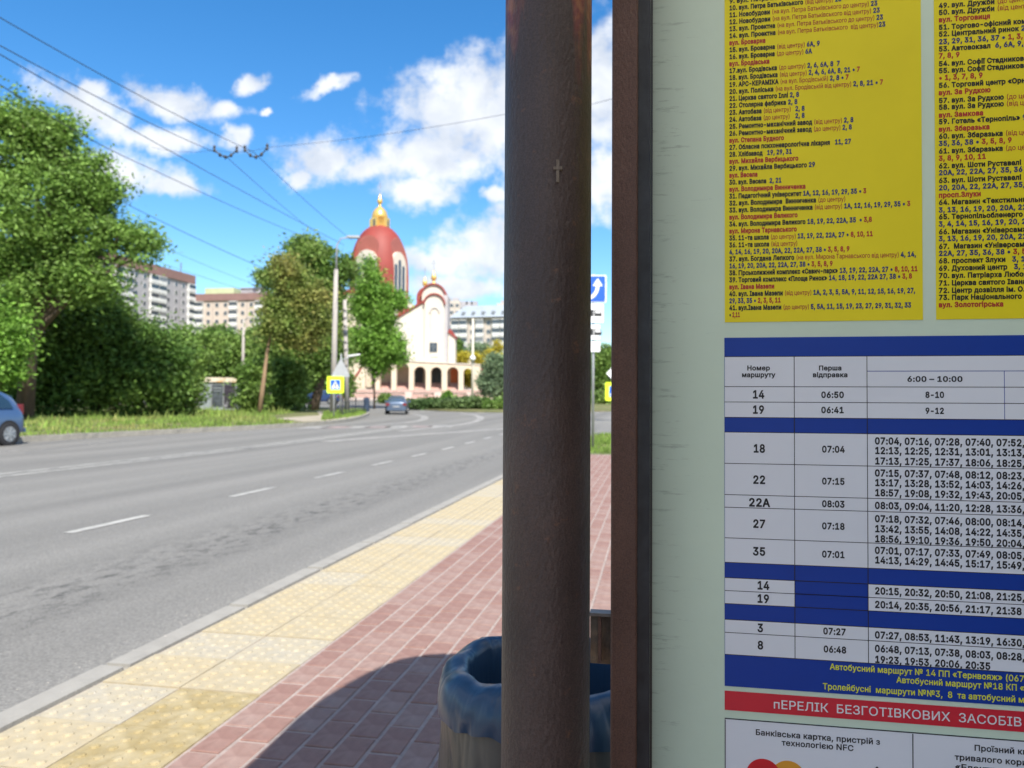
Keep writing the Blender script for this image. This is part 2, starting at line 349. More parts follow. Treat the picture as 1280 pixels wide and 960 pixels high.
# pavers: running bond, the 300 nearest in view single, the rest one mesh
PW, PL = 0.1165, 0.211
def paver_mb(mb, c, rz, dz=0.0, tilt=(0, 0)):
    w, l, b = 0.1015 / 2, 0.197 / 2, 0.003; M = Matrix.Rotation(rz, 3, 'Z')
    vs = [(-w, -l, -.05), (w, -l, -.05), (w, l, -.05), (-w, l, -.05), (-w, -l, -b), (w, -l, -b), (w, l, -b), (-w, l, -b), (-w + b, -l + b, 0), (w - b, -l + b, 0), (w - b, l - b, 0), (-w + b, l - b, 0)]
    vs = [Vector(c) + M @ Vector((x, y, z + (dz + tilt[0] * x + tilt[1] * y if z > -.04 else 0))) for x, y, z in vs]
    mb.add(vs, [(0, 1, 5, 4), (1, 2, 6, 5), (2, 3, 7, 6), (3, 0, 4, 7), (4, 5, 9, 8), (5, 6, 10, 9), (6, 7, 11, 10), (7, 4, 8, 11), (8, 9, 10, 11)])
pms = []
for k in range(6):
    mb = MB(); paver_mb(mb, (0, 0, 0), 0, 0, (random.uniform(-.012, .012), random.uniform(-.008, .008))); o = mb.build('paver', M_PAV if k < 3 else M_PAV2, pav); pms.append(o.data); bpy.data.objects.remove(o)
cells = []
for j in range(31):
    n_ = 1.500 - (j + 0.5) * PW
    for i in range(-28, int(pav_far / PL)):
        s_ = (i + 0.5 + (0.5 if j % 2 else 0) + 0.06 * math.sin(j * 3.1)) * PL
        if s_ > pav_far - 0.1: continue
        p = sn(s_, n_); vis = 0
        if p.y > 0.6:
            px = 640 + F * p.x / p.y; py = HOR + F * CAMH / p.y
            vis = (0 <= px <= 628 or 737 < px < 766) and py < 975 and not (px > 545 and py > 830)
        cells.append((0 if vis else 1, p.length, p))
cells.sort(key=lambda c: (c[0], c[1])); far = [MB(), MB()]
for k, (nv, d_, p) in enumerate(cells):
    z = random.uniform(-.0018, .0018); rz = RZ + random.uniform(-.009, .009); w_ = random.random() < 0.4
    if k < 300 and not nv: child('paver', pms[random.randrange(3) + (3 if w_ else 0)], pav, (p.x, p.y, z), rz)
    else: paver_mb(far[int(w_)], (p.x, p.y, 0), rz, z)
allp = MB(); allp.v = far[0].v; allp.f = far[0].f; allp.m = [0] * len(far[0].f); allp.add(far[1].v, far[1].f, 1)
tag(allp.build('paving', [M_PAV, M_PAV2], pav), kind='stuff')

# road markings (each its own sheet, 4 mm above the asphalt)
for i in range(12):
    s_ = 8.05 * 0.984 - 0.7 + i * 2.55
    if s_ > 30: break
    s_ -= .3 if i == 0 else 0
    ribbon('lane_dash', [sn(s_ - 0.55, 5.38), sn(s_ + 0.6, 5.38)], 0.11, -0.095, M_PAINT, road)
for i in range(-3, 14): ribbon('lane_dash', [sn(4 + i * 2.9, 15.2), sn(5.2 + i * 2.9, 15.2)], 0.12, -0.095, M_PAINTF, road)
ribbon('centre_line', densify([sn(-20, 10.35), sn(33, 10.35)], 3), 0.13, -0.095, M_PAINT, road)
ribbon('centre_line', densify([sn(-20, 10.72), sn(33, 10.72)], 3), 0.13, -0.095, M_PAINT, road)
ribbon('edge_line', smooth_path([gnd(405, 552, -.1), gnd(500, 545, -.1), gnd(560, 541, -.1), gnd(628, 536, -.1), gnd(720, 531, -.1)]), 0.5, -0.094, M_PAINTF, road)
ribbon('turn_line', smooth_path([gnd(575, 516.5, -.1), gnd(596, 519, -.1), gnd(603, 523, -.1), gnd(590, 529, -.1), gnd(550, 534, -.1), gnd(500, 539, -.1)], 3), 0.42, -0.094, M_PAINTF, road)
ribbon('turn_line', smooth_path([gnd(515, 517.5, -.1), gnd(530, 520, -.1), gnd(532, 524, -.1), gnd(515, 528, -.1), gnd(470, 531, -.1)], 3), 0.42, -0.094, M_PAINTF, road)
M_XW = mat('worn_pink_crossing', (0.26, 0.20, 0.185), 0.85, 0.2, 1.5, col2=(0.20, 0.18, 0.17), c2pos=(0.45, 0.6))
for i in range(7):
    a = gnd(395 + i * 26, 534.5 - i * 0.3, -.1); ribbon('crossing_stripe', [a + Vector((-0.55, 0, 0)), a + Vector((0.55, 0.0, 0))], 2.2, -0.0955, M_XW if i % 2 else M_PAINTF, road)

# left verge with its own kerb
vf = [gnd(-160, 558.5, 0.02), gnd(0, 548.5, 0.02), gnd(200, 538.5, 0.02), gnd(340, 532, 0.02), gnd(400, 528.3, 0.02), gnd(435, 524.5, 0.02), gnd(455, 520, 0.02), gnd(462, 515.5, 0.02), gnd(455, 511.5, 0.02), gnd(430, 509.5, 0.02)]
A0 = vf[0] + (vf[0] - vf[1]).normalized() * 40
vfl = smooth_path([A0] + vf, 2)
verge = poly_sheet('verge', [(p.x, p.y) for p in vfl] + [(-40, 74), (-110, 74), (-110, 10)], 0.02, M_GRASSG, thick=0.12)
kp = densify(vfl, 1.0)
m_ = MB().box((0, 0, -0.07), (0.99, 0.16, 0.2)).build('kerb_stone', M_KERBD, verge); kd = m_.data; bpy.data.objects.remove(m_)
for a, b in zip(kp[:-1], kp[1:]):
    c = (a + b) / 2; d = b - a
    if c.x < -30: continue
    o = child('kerb_stone', kd, verge, (c.x, c.y, G(c.y) + 0.035), math.atan2(d.y, d.x)); o.scale = (d.length / 1.0, 1, 1)
M_PATH = mat('dusty_path', (0.36, 0.31, 0.24), 0.95, 0.2, 1.5, bump=0.01, bscale=20, col2=(0.25, 0.22, 0.16), c2pos=(0.45, 0.65))
poly_sheet('path', [gnd(345, 523, .03), gnd(378, 527, .03), gnd(420, 525.6, .03), gnd(452, 520.5, .03), gnd(449, 518.6, .03), gnd(410, 520, .03), gnd(402, 514, .03), gnd(396, 514, .03), gnd(400, 519, .03)], 0.035, M_PATH, thick=0.01)

# ------------------------------------------------------------------ grass
M_BLADE = mat('grass_blade', (0.19, 0.29, 0.05), 0.75, 0.25, 0.8, col2=(0.32, 0.31, 0.10), c2pos=(0.45, 0.66), island=0.35, trans=0.3)
def inpoly(x, y, poly):
    c = False; n = len(poly); j = n - 1
    for i in range(n):
        xi, yi = poly[i]; xj, yj = poly[j]
        if (yi > y) != (yj > y) and x < (xj - xi) * (y - yi) / (yj - yi) + xi: c = not c
        j = i
    return c
def grass(name, poly, n, h0, h1, dz, label, w=0.02, m=M_BLADE, avoid=None, parent=None):
    xs = [p[0] for p in poly]; ys = [p[1] for p in poly]; V = []; Fc = []; k = 0
    while k < n:
        x = random.uniform(min(xs), max(xs)); y = random.uniform(min(ys), max(ys))
        if not inpoly(x, y, poly) or (avoid and inpoly(x, y, avoid)): continue
        h = random.uniform(h0, h1) * (0.7 + 0.6 * math.sin(x * 1.7) * math.sin(y * 1.3 + 1)) ; h = max(h, h0 * .6); a = random.uniform(0, 6.28); lx = math.cos(a) * w; ly = math.sin(a) * w
        tx = random.gauss(0, h * .25); ty = random.gauss(0, h * .25); z = G(y) + dz; b = len(V)
        V += [(x - lx, y - ly, z), (x + lx, y + ly, z), (x + tx * .5 + lx * .7, y + ty * .5 + ly * .7, z + h * .6), (x + tx, y + ty, z + h), (x + tx * .5 - lx * .7, y + ty * .5 - ly * .7, z + h * .6)]
        Fc.append((b, b + 1, b + 2, b + 3, b + 4)); k += 1
    me = bpy.data.meshes.new(name); me.from_pydata(V, [], Fc); me.materials.append(m); o = bpy.data.objects.new(name, me); link(o)
    return tag(o, label, 'grass', kind='stuff')
vp = [(p.x, p.y) for p in vfl if p.x > -34]
L_ = [(x - 0.35, y + 0.25) for x, y in vp[:]]
L_ = [(x, y) for x, y in L_ if y < 46]
gp = L_ + [(-13.5, 56), (-24, 56), (-40, 40), (-40, 22)]
pathp = [(q.x, q.y) for q in [gnd(335, 520, .03), gnd(370, 530, .03), gnd(405, 530, .03), gnd(405, 512, .03), gnd(395, 512, .03)]]
grass('grass', gp, 50000, 0.08, 0.22, 0.02, 'dry yellow green grass along the far side of the road', w=0.022, avoid=pathp)
isl = [(p.x, p.y) for p in [gnd(402, 525.5, .03), gnd(450, 519.3, .03), gnd(459, 515, .03), gnd(452, 512.5, .03), gnd(405, 518, .03)]]
M_BLADEG = mat('lawn_blade', (0.19, 0.29, 0.05), 0.75, 0.2, 0.8, island=0.35, trans=0.3)
grass('grass', isl, 9000, 0.10, 0.28, 0.02, 'green grass around the black railing by the crossing', w=0.03, m=M_BLADEG)
cl = [sn(17.6, 2.1), sn(26, 2.0), sn(27.8, 0), sn(28, -4), sn(17.6, -4)]
grass('grass', [(p.x, p.y) for p in cl], 14000, 0.05, 0.16, 0.0, 'green grass beyond the end of the red pavers', w=0.014, m=M_BLADEG)

grass('weeds', [(x - 3.2, y + 1.0) for x, y in L_] + [(-15.5, 54), (-24, 55), (-34, 40), (-38, 26)], 5500, 0.2, 0.48, 0.02, 'taller pale weeds at the back of the verge', w=0.03, avoid=pathp)
M_GRIT = mat('grit', (0.36, 0.33, 0.29), .95, .3, 30, island=.5); gm = MB()
for _ in range(1500):
    s_ = random.uniform(1.5, 9); n_ = random.choice((random.gauss(2.20, .05), random.gauss(1.86, .07), random.uniform(1.5, 2.2), random.gauss(2.62, .10))); p = sn(s_, n_); q = random.uniform(.0012, .0036); z = -.1 if n_ > 2.37 else (.004 if n_ > 2.215 else 0)
    gm.add([(p.x - q, p.y, z), (p.x, p.y - q, z), (p.x + q, p.y, z), (p.x, p.y + q, z), (p.x, p.y, z + q)], [(0, 1, 4), (1, 2, 4), (2, 3, 4), (3, 0, 4)])
tag(gm.build('grit', M_GRIT), 'loose grit along the kerb and tactile tiles', 'grit', kind='stuff')

# ------------------------------------------------------------------ trees
M_BARK = mat('bark', (0.12, 0.085, 0.06), 0.95, 0.3, 6, bump=0.02, bscale=14, stretch=(1, 1, 0.25))
M_BARKB = mat('light_brown_bark', (0.30, 0.20, 0.12), 0.95, 0.25, 6, bump=0.015, bscale=14, stretch=(1, 1, 0.25))  # lighter brown bark of the leaning trunk
def leafmat(n, c, c2, isl=0.4): return mat(n, c, 0.55, 0.22, 1.1, col2=c2, c2pos=(0.40, 0.62), island=isl, trans=0.33, spec=0.3)
LF = {'ash': leafmat('ash_leaf', (0.14, 0.245, 0.045), (0.22, 0.35, 0.075)), 'dark': leafmat('dark_leaf', (0.085, 0.17, 0.035), (0.15, 0.25, 0.05)),
      'bush': leafmat('bush_leaf', (0.13, 0.23, 0.045), (0.22, 0.32, 0.075)), 'brown': leafmat('yellowing_leaf', (0.28, 0.265, 0.075), (0.17, 0.27, 0.055)),
      'bright': leafmat('bright_leaf', (0.15, 0.30, 0.04), (0.23, 0.40, 0.07)), 'blue': leafmat('spruce_leaf', (0.15, 0.22, 0.12), (0.22, 0.30, 0.16)),
      'yellow': leafmat('yellow_leaf', (0.42, 0.36, 0.03), (0.50, 0.44, 0.06)), 'hedge': leafmat('hedge_leaf', (0.07, 0.13, 0.04), (0.12, 0.18, 0.06))}
def crown_mesh(blobs, n, size, clump, shell=0.45, flat=0.75, div=85):
    """blobs: (centre, (rx, ry, rz)); n leaves in all, spread over clumps through every blob's volume"""
    vol = np.array([b[1][0] * b[1][2] for b in blobs]) ** 0.95; cnt = (n * vol / vol.sum()).astype(int)
    P = []
    for (c, r), k in zip(blobs, cnt):
        nc = max(6, k // div); d = rng.normal(size=(nc, 3)); d /= np.linalg.norm(d, axis=1)[:, None]
        rad = shell + (1.02 - shell) * rng.random(nc) ** 0.55
        rad *= 1 + 0.10 * np.sin(d[:, 0] * 7 + c[0]) * np.sin(d[:, 2] * 6 + c[2])
        cc_ = np.array(c) + d * rad[:, None] * np.array(r); idx = rng.integers(0, nc, k)
        cs = clump * (0.6 + 0.9 * rng.random(nc))
        P.append(cc_[idx] + rng.normal(size=(k, 3)) * cs[idx][:, None] * np.array([1, 1, flat]))
    P = np.concatenate(P); n = len(P)
    a = rng.normal(size=(n, 3)); a[:, 2] *= 0.6; a /= np.linalg.norm(a, axis=1)[:, None]; b = np.cross(a, rng.normal(size=(n, 3))); b /= np.linalg.norm(b, axis=1)[:, None]
    s_ = size * (0.6 + 0.8 * rng.random(n))[:, None]
    V = np.stack([P - a * s_, P + b * s_ * .45, P + a * s_, P - b * s_ * .45], 1).reshape(-1, 3)
    return V, n
def crown(name, blobs, n, size, clump, m, parent, **kw):
    V, n = crown_mesh(blobs, n, size, clump, **kw); me = bpy.data.meshes.new(name)
    me.vertices.add(4 * n); me.vertices.foreach_set('co', V.ravel()); me.loops.add(4 * n); me.loops.foreach_set('vertex_index', np.arange(4 * n, dtype=np.int32))
    me.polygons.add(n); me.polygons.foreach_set('loop_start', np.arange(0, 4 * n, 4, dtype=np.int32)); me.update(); me.materials.append(m)
    o = bpy.data.objects.new(name, me); link(o, parent); return o
def pxblobs(bl, Y, dz=0.8):
    out = []
    for b in bl:
        Yb = Y + (b[4] if len(b) > 4 else 0); c = at(b[0], b[1], Yb); out.append((tuple(c), (b[2] * Yb / F, min(b[2], b[3] * 1.3) * Yb / F * dz, b[3] * Yb / F)))
    return out
def tree(name, label, Y, bl, base_px, trunk_r, leaf, n, size, clump, group=None, cat='tree', bark=M_BARK, via=None, limbs=True, dz=0.8, shell=0.45, div=85):
    blobs = pxblobs(bl, Y, dz); bx = at(base_px, 500, Y).x; base = Vector((bx, Y, G(Y)))
    root = empty(name, base); tag(root, label, cat, group)
    L = Matrix.Translation(-base)
    blobs_l = [(tuple(L @ Vector(c)), r) for c, r in blobs]
    top = max(blobs_l, key=lambda b: b[0][2])[0]; top = Vector(top)
    path = [Vector((0, 0, -0.2))] + ([L @ Vector(at(q[0], q[1], Y)) for q in via] if via else [Vector((top.x * .15, 0, top.z * .3)), Vector((top.x * .5, top.y * .4, top.z * .6))]) + [top]
    mb = MB(); k = len(path); mb.tube(path, [trunk_r * (1 - 0.85 * i / (k - 1)) for i in range(k)], 9)
    mb.build('trunk', bark, root, smooth=True)
    if limbs:
        for c, r in blobs_l:
            c = Vector(c); t_ = min(max((c.z * 0.55) / max(top.z, .1), 0.18), .8); seg = t_ * (k - 1); i = int(seg); st = path[i].lerp(path[min(i + 1, k - 1)], seg - i)
            if (c - st).length < 0.3: continue
            mid = st.lerp(c, .5) + Vector((0, 0, .12 * (c - st).length))
            mb = MB().tube([st, mid, c], [trunk_r * .38, trunk_r * .22, trunk_r * .08], 6)
            for _ in range(3):
                d = Vector(rng.normal(size=3)); d.normalize(); e = c + Vector((d.x * r[0], d.y * r[1], abs(d.z) * r[2])) * .85; mb.tube([mid.lerp(c, .6), e], [trunk_r * .12, trunk_r * .03], 5)
            mb.build('limb', bark, root, smooth=True)
    crown('crown', blobs_l, n, size, clump, LF[leaf], root, shell=shell, div=div)
    return root

tree('tree', 'tall leafy tree at the left edge, rising above the dark undergrowth', 36,
     [(-10, 190, 62, 72), (40, 165, 38, 45), (72, 185, 34, 34), (100, 225, 40, 36), (48, 270, 85, 60), (120, 245, 22, 22), (140, 235, 15, 9), (60, 320, 75, 40), (125, 290, 26, 20), (160, 300, 30, 18), (186, 304, 18, 15), (172, 322, 14, 8), (10, 355, 80, 55), (-70, 260, 60, 120), (105, 345, 45, 28), (85, 160, 12, 13), (100, 350, 30, 25)],
     30, 0.42, 'ash', 100000, 0.11, 0.36, shell=0.25, div=150)
tree('tree', 'dark dense tree under the tall one, at the back of the verge', 42,
     [(60, 420, 90, 62), (120, 428, 60, 50), (172, 432, 34, 34), (205, 458, 28, 42), (100, 470, 95, 45), (180, 480, 50, 38), (20, 470, 90, 48), (135, 392, 30, 24)],
     120, 0.35, 'dark', 80000, 0.125, 0.42, shell=0.5)  # deep shade under the canopy is put into these dark leaves
tree('shrub', 'bright green shrub low at the left edge in front of the dark trees', 33, [(2, 420, 34, 44), (-20, 445, 34, 46), (14, 455, 16, 22)], -5, 0.08, 'bright', 11000, 0.11, 0.3, cat='shrub')
tree('shrub', 'leafy green shrub left of the poster kiosk', 45, [(222, 465, 22, 36), (212, 490, 20, 28), (236, 488, 12, 26), (234, 446, 16, 18)], 225, 0.1, 'bush', 15000, 0.13, 0.3, cat='shrub')
tree('tree', 'light green tree behind the poster kiosk', 66, [(262, 440, 28, 26), (290, 448, 30, 24), (285, 430, 18, 12), (310, 450, 22, 26), (270, 462, 26, 14)], 285, 0.14, 'bush', 15000, 0.16, 0.38)
tree('shrub', 'round green shrub between the kiosk and the leaning trunk', 51, [(316, 478, 16, 24), (314, 500, 17, 14), (322, 468, 14, 16)], 309, 0.08, 'bush', 8000, 0.13, 0.28, cat='shrub')
tree('shrub', 'wide dark shrub between the leaning trunk and the thick dark trunk', 55, [(345, 490, 24, 24), (365, 500, 18, 15), (350, 465, 22, 20), (370, 475, 12, 22)], 355, 0.09, 'bush', 11000, 0.14, 0.3, cat='shrub')
tree('tree', 'broad green tree behind the concrete lamp post', 58,
     [(392, 327, 28, 22), (410, 365, 18, 30), (365, 345, 24, 20), (335, 350, 13, 11), (375, 385, 36, 34), (402, 405, 22, 36), (352, 420, 30, 30), (395, 440, 40, 30), (365, 445, 38, 26), (378, 308, 20, 9), (432, 335, 12, 14)],
     391, 0.42, 'bush', 60000, 0.15, 0.42, via=[(400, 480), (403, 440), (402, 400)])
tree('tree', 'yellowing tree on a thin leaning trunk beside the concrete post', 50,
     [(362, 342, 14, 20), (372, 362, 26, 22), (395, 382, 26, 24), (352, 385, 20, 24), (372, 405, 32, 24), (400, 412, 16, 16), (385, 425, 26, 8), (345, 412, 18, 14), (350, 330, 10, 16)],
     324, 0.18, 'brown', 21000, 0.12, 0.36, bark=M_BARKB, via=[(329, 480), (334, 440), (342, 400)], shell=0.25, div=130, limbs=False)
tree('tree', 'bright green tree in front of the church, right of the concrete post', 66,
     [(465, 338, 9, 12), (460, 358, 14, 16), (482, 372, 20, 16), (458, 385, 18, 18), (476, 398, 20, 16), (470, 425, 26, 18), (486, 438, 20, 18), (444, 424, 12, 12), (494, 446, 13, 12), (448, 432, 15, 12), (464, 448, 20, 12), (470, 458, 9, 9), (497, 378, 8, 10)],
     468, 0.10, 'bright', 38000, 0.135, 0.36, shell=0.3, div=130)

# ------------------------------------------------------------------ church
M_WHITE = mat('white_render', (0.58, 0.53, 0.45), 0.85, 0.05, 0.6, bump=0.004, bscale=8)
M_CREAM = mat('cream_render', (0.56, 0.49, 0.37), 0.85, 0.06, 0.6, bump=0.004, bscale=8)
M_RED = mat('red_sheet_roof', (0.25, 0.042, 0.032), 0.60, 0.10, 0.7, stretch=(1, 1, .4), spec=0.4)
M_PINKR = mat('pale_red_roof', (0.33, 0.10, 0.075), 0.5, 0.08, 0.7)
M_GOLD = mat('gold_leaf', (0.80, 0.53, 0.16), 0.32, 0.06, 2, metal=0.55)
M_GLASS = mat('dark_window_glass', (0.05, 0.065, 0.08), 0.12, 0.2, 0.8, spec=0.8)
M_STEEL = mat('grey_metal', (0.30, 0.31, 0.32), 0.45, 0.1, 5, metal=0.6)
M_STAIR = mat('pink_granite', (0.42, 0.24, 0.20), 0.8, 0.15, 1.6, col2=(0.50, 0.32, 0.27), c2pos=(0.4, 0.6))
M_STAIRL = mat('pale_stone_edge', (0.55, 0.44, 0.38), 0.85, 0.1, 2)
M_WOOD = mat('orange_icon_panel', (0.50, 0.14, 0.04), 0.6, 0.15, 2)
YC = 120.0; K = YC / F
CH = at(478, 497, YC); CH.z = 2.0; zb = 2.0
church = empty('church', (CH.x, YC, zb)); tag(church, 'white church with a large red dome and golden lantern beyond the junction', 'church')
def CX(px, yy=0.0): return ((px - 640) * (YC + yy) / YC + 162) * K                       # metres right of the dome axis
def CZ(py, yy=0.0): return CAMH + (502.2 - py) * K * (YC + yy) / YC - zb          # metres above the church base
X_, Y_, Z_ = Vector((1, 0, 0)), Vector((0, 1, 0)), Vector((0, 0, 1))
def cprism(name, pts, y0, depth, m, parent=church, pxl=True):
    poly = [(CX(a, y0), CZ(b, y0)) for a, b in pts] if pxl else pts
    return MB().prism(poly, (0, y0, 0), X_, Z_, Y_, depth).build(name, m, parent)
def arch_poly(cx, hw, z0, zs, n=14, rise=None):
    rise = rise or hw
    return [(cx - hw, z0)] + [(cx - hw * math.cos(math.pi * i / n), zs + rise * math.sin(math.pi * i / n)) for i in range(n + 1)] + [(cx + hw, z0)]
def arch_ring(cx, hw, zs, w, n=14, rise=None):
    rise = rise or hw; o = [(cx - (hw + w) * math.cos(math.pi * i / n), zs + (rise + w) * math.sin(math.pi * i / n)) for i in range(n + 1)]
    i_ = [(cx - hw * math.cos(math.pi * i / n), zs + rise * math.sin(math.pi * i / n)) for i in range(n, -1, -1)]
    return o + i_
# dome on a drum, 14 m behind the front
DY = 12.0; kk = (YC + DY) / YC
def DX(px): return (px - 478) * K * kk + 0
zt = CAMH + (502.2 - 281) * K * kk - zb; Rd = 36.6 * K * kk; dcx = ((472.5 - 640) * kk + 162) * K; zw = CAMH + (502.2 - 352) * K * kk - zb
zw = CAMH + (502.2 - 338) * K * kk - zb
prof = [(0.01, 10.0), (Rd, 10.0), (Rd, zw - 1)]
for i in range(15):
    a = math.pi / 2 * i / 14; prof.append((Rd * math.cos(a) ** 0.88 if i < 14 else 0.01, zw - 1 + (zt - zw + 1) * math.sin(a)))
dome = MB().lathe(prof, (dcx, DY, 0), 64).build('dome', M_RED, church)
bmd = bmesh.new(); bmd.from_mesh(dome.data); bmesh.ops.remove_doubles(bmd, verts=bmd.verts, dist=.02); bmesh.ops.recalc_face_normals(bmd, faces=bmd.faces); bmd.to_mesh(dome.data); bmd.free()
cutter = MB(); RI = .71; hw = 2.35; ha = zt - 1.7
for q in range(4):
    az = R(-23) + q * math.pi / 2; dv = Vector((math.sin(az), -math.cos(az), 0)); rv = Vector((math.cos(az), math.sin(az), 0)); O = Vector((dcx, DY, 0))
    cutter.prism(arch_poly(0, hw, 11, ha - 3.3, 18, 3.3), O + dv * (Rd * RI), rv, Z_, dv, Rd * .5)
co_ = cutter.build('cutter', M_PINKR); dome.data.materials.append(M_PINKR); co_.data.materials.clear(); co_.data.materials.append(M_RED); co_.data.materials.append(M_PINKR)
for p in co_.data.polygons: p.material_index = 1
co_.location = church.location
mo = dome.modifiers.new('b', 'BOOLEAN'); mo.operation = 'DIFFERENCE'; mo.object = co_; mo.solver = 'EXACT'
bpy.context.view_layer.update(); dg = bpy.context.evaluated_depsgraph_get(); nm_ = bpy.data.meshes.new_from_object(dome.evaluated_get(dg)); dome.modifiers.clear(); dome.data = nm_; bpy.data.objects.remove(co_); nm_.name = 'dome'; nm_.set_sharp_from_angle(angle=R(30))
for q in range(4):
    az = R(-23) + q * math.pi / 2; dv = Vector((math.sin(az), -math.cos(az), 0)); rv = Vector((math.cos(az), math.sin(az), 0)); O = Vector((dcx, DY, 0))
    wf = MB().prism(arch_poly(0, hw - .12, 11.1, ha - 5.9, 18, 2.7), O + dv * (Rd * RI + .01), rv, Z_, dv, Rd * .10).build('arch_wall', M_WHITE, church)
    for j in (-1, 0, 1):
        MB().prism(arch_poly(j * 1.2, 0.40, ha - 12.5, ha - (4.9 if j == 0 else 5.8), 8), O + dv * (Rd * (RI + .10) + 0.0), rv, Z_, dv, 0.06).build('window', M_GLASS, church)
    MB().box(tuple(O + dv * (Rd * .27) + Vector((0, 0, zt - 0.2))), (1.1, 0.7, 2.7), rz=az).build('lantern_pier', M_GOLD, church)
    MB().box(tuple(O + dv * (Rd * .27 + .36) + Vector((0, 0, zt - 0.2))), (0.35, 0.06, 1.9), rz=az).build('lantern_window', M_GLASS, church)
r1 = 10.2 * K * kk
MB().lathe([(r1 * .92, zt - 0.7), (r1 * .92, zt + 1.1), (r1, zt + 1.15), (r1 * .97, zt + 1.7), (r1 * .82, zt + 2.4), (r1 * .5, zt + 2.95), (r1 * .2, zt + 3.25), (.16, zt + 3.5), (.22, zt + 3.7), (.42, zt + 3.95), (.5, zt + 4.2), (.36, zt + 4.6), (.16, zt + 5.2), (.05, zt + 5.6)], (dcx, DY, 0), 24).build('lantern', M_GOLD, church, smooth=True)
def cross(x, y, z, h, m=M_GOLD):
    MB().box((x, y, z + h / 2), (.07, .07, h)).box((x, y, z + h * .62), (h * .42, .068, .07)).box((x, y, z + h * .82), (h * .2, .066, .06)).build('cross', m, church)
cross(dcx, DY, zt + 5.5, 2.1, M_STEEL)
# main body behind the tree
cprism('nave_wall', [(430, 500), (430, 405), (445, 400), (508, 400), (530, 395), (530, 500)], 6.5, 12, M_WHITE)
cprism('front_wall', [(466, 452), (466, 412), (499, 395.5), (530, 377), (530, 453)], 1.2, 5, M_WHITE)
cprism('roof_edge', [(464, 413), (499, 395), (530, 376), (530, 373.5), (499, 392), (464, 410)], 0.9, 5.4, M_RED)
cprism('side_roof', [(496.5, 398), (496.5, 374.5), (500, 375.5), (503, 379.5), (506, 382.5), (512.7, 386.5), (519.5, 386), (519.5, 392)], 2.2, 5, M_PINKR)
cprism('curved_gable', [(500, 375), (503.5, 372.5), (507, 372.5), (512.7, 378), (519, 382), (519.5, 386), (512.7, 386.5), (506, 382.5), (503, 379.5)], 1.9, 5.6, M_WHITE)
# left wing
cprism('wing_wall', [(424, 500), (424, 368), (444, 364), (444, 500)], 4.5, 8, M_CREAM)
cprism('wing_roof', [(421, 369), (433, 362), (446, 363), (446, 366), (434, 366), (421, 372)], 4.2, 8.5, M_RED)
# bell tower front with stacked arches
tx = 541.5
def TA(name, cx, hw, y0, ys, yy, dep, m): return MB().prism(arch_poly(CX(cx, yy), hw * K, CZ(y0, yy), CZ(ys, yy), 16), (0, yy, 0), X_, Z_, Y_, dep).build(name, m, church)
TA('tower_back', 540.5, 14.6, 470, 369.5, 3.2, 4.5, M_WHITE)
MB().prism(arch_ring(CX(540.5, 3), 14.7 * K, CZ(369.5, 3), 0.26, 16), (0, 2.9, 0), X_, Z_, Y_, 5.0).build('tower_roof', M_RED, church)
TA('tower_front', 542, 12.2, 453, 380, 0.9, 2.6, M_WHITE)
MB().prism(arch_ring(CX(542, 1), 12.3 * K, CZ(380, 1), 0.22, 16), (0, 0.6, 0), X_, Z_, Y_, 3.0).build('tower_roof', M_RED, church)
MB().prism(arch_ring(CX(542.5, 1), 5.1 * K, CZ(390, 1), 0.16, 12), (0, 0.62, 0), X_, Z_, Y_, 0.35).build('niche_shadow_ring', mat('grey_shadow_trim', (0.45, 0.42, 0.40), .8), church)  # grey ring colours in the shadow of the niche recess
TA('niche_panel', 542.5, 4.9, 446, 390, 0.78, 0.2, M_WHITE)
wn = MB().box((CX(541.5, 1), 0.74, CZ(434, 1)), (1.15, 0.12, 1.45)).build('window', M_GLASS, church)
MB().box((CX(541.5, 1), 0.67, CZ(434, 1)), (0.05, 0.03, 1.45)).box((CX(541.5, 1), 0.673, CZ(433, 1)), (1.15, 0.03, 0.05)).build('window_bar', M_STEEL, wn)
TA('turret', 533.5, 14.5, 470, 371.5, 4.2, 5.5, M_RED)
for (px, py, yy, s_) in ((541, 355, 5.0, 1.0), (530, 362, 9.0, .85)):
    x = CX(px, yy); z = CZ(py, yy) - .1
    MB().lathe([(.62 * s_, -.2), (.5 * s_, .15), (.24 * s_, .45), (.2 * s_, .75), (.42 * s_, .95), (.5 * s_, 1.25), (.34 * s_, 1.7), (.12 * s_, 2.1), (.04, 2.5)], (x, yy, z), 18).build('gold_finial', M_GOLD, church, smooth=True)
    cross(x, yy, z + 2.35, 1.9 * s_, M_STEEL)
MB().box((CX(557.2, 3.6) - .0, 3.6, CZ(415, 3)), (0.8, 5.0, CZ(370) - CZ(462))).build('tower_side', mat('shaded_grey_render', (0.40, 0.38, 0.38), .85, .08, .8), church)  # tower's shaded side, with the shade put into its grey
cprism('annex_wall', [(559.5, 455), (559.5, 415), (568, 420), (568, 455)], 1.6, 3.5, M_WHITE)
cprism('annex_roof', [(558.5, 414.5), (562, 410), (569, 419), (569, 422.5)], 1.4, 3.9, M_RED)
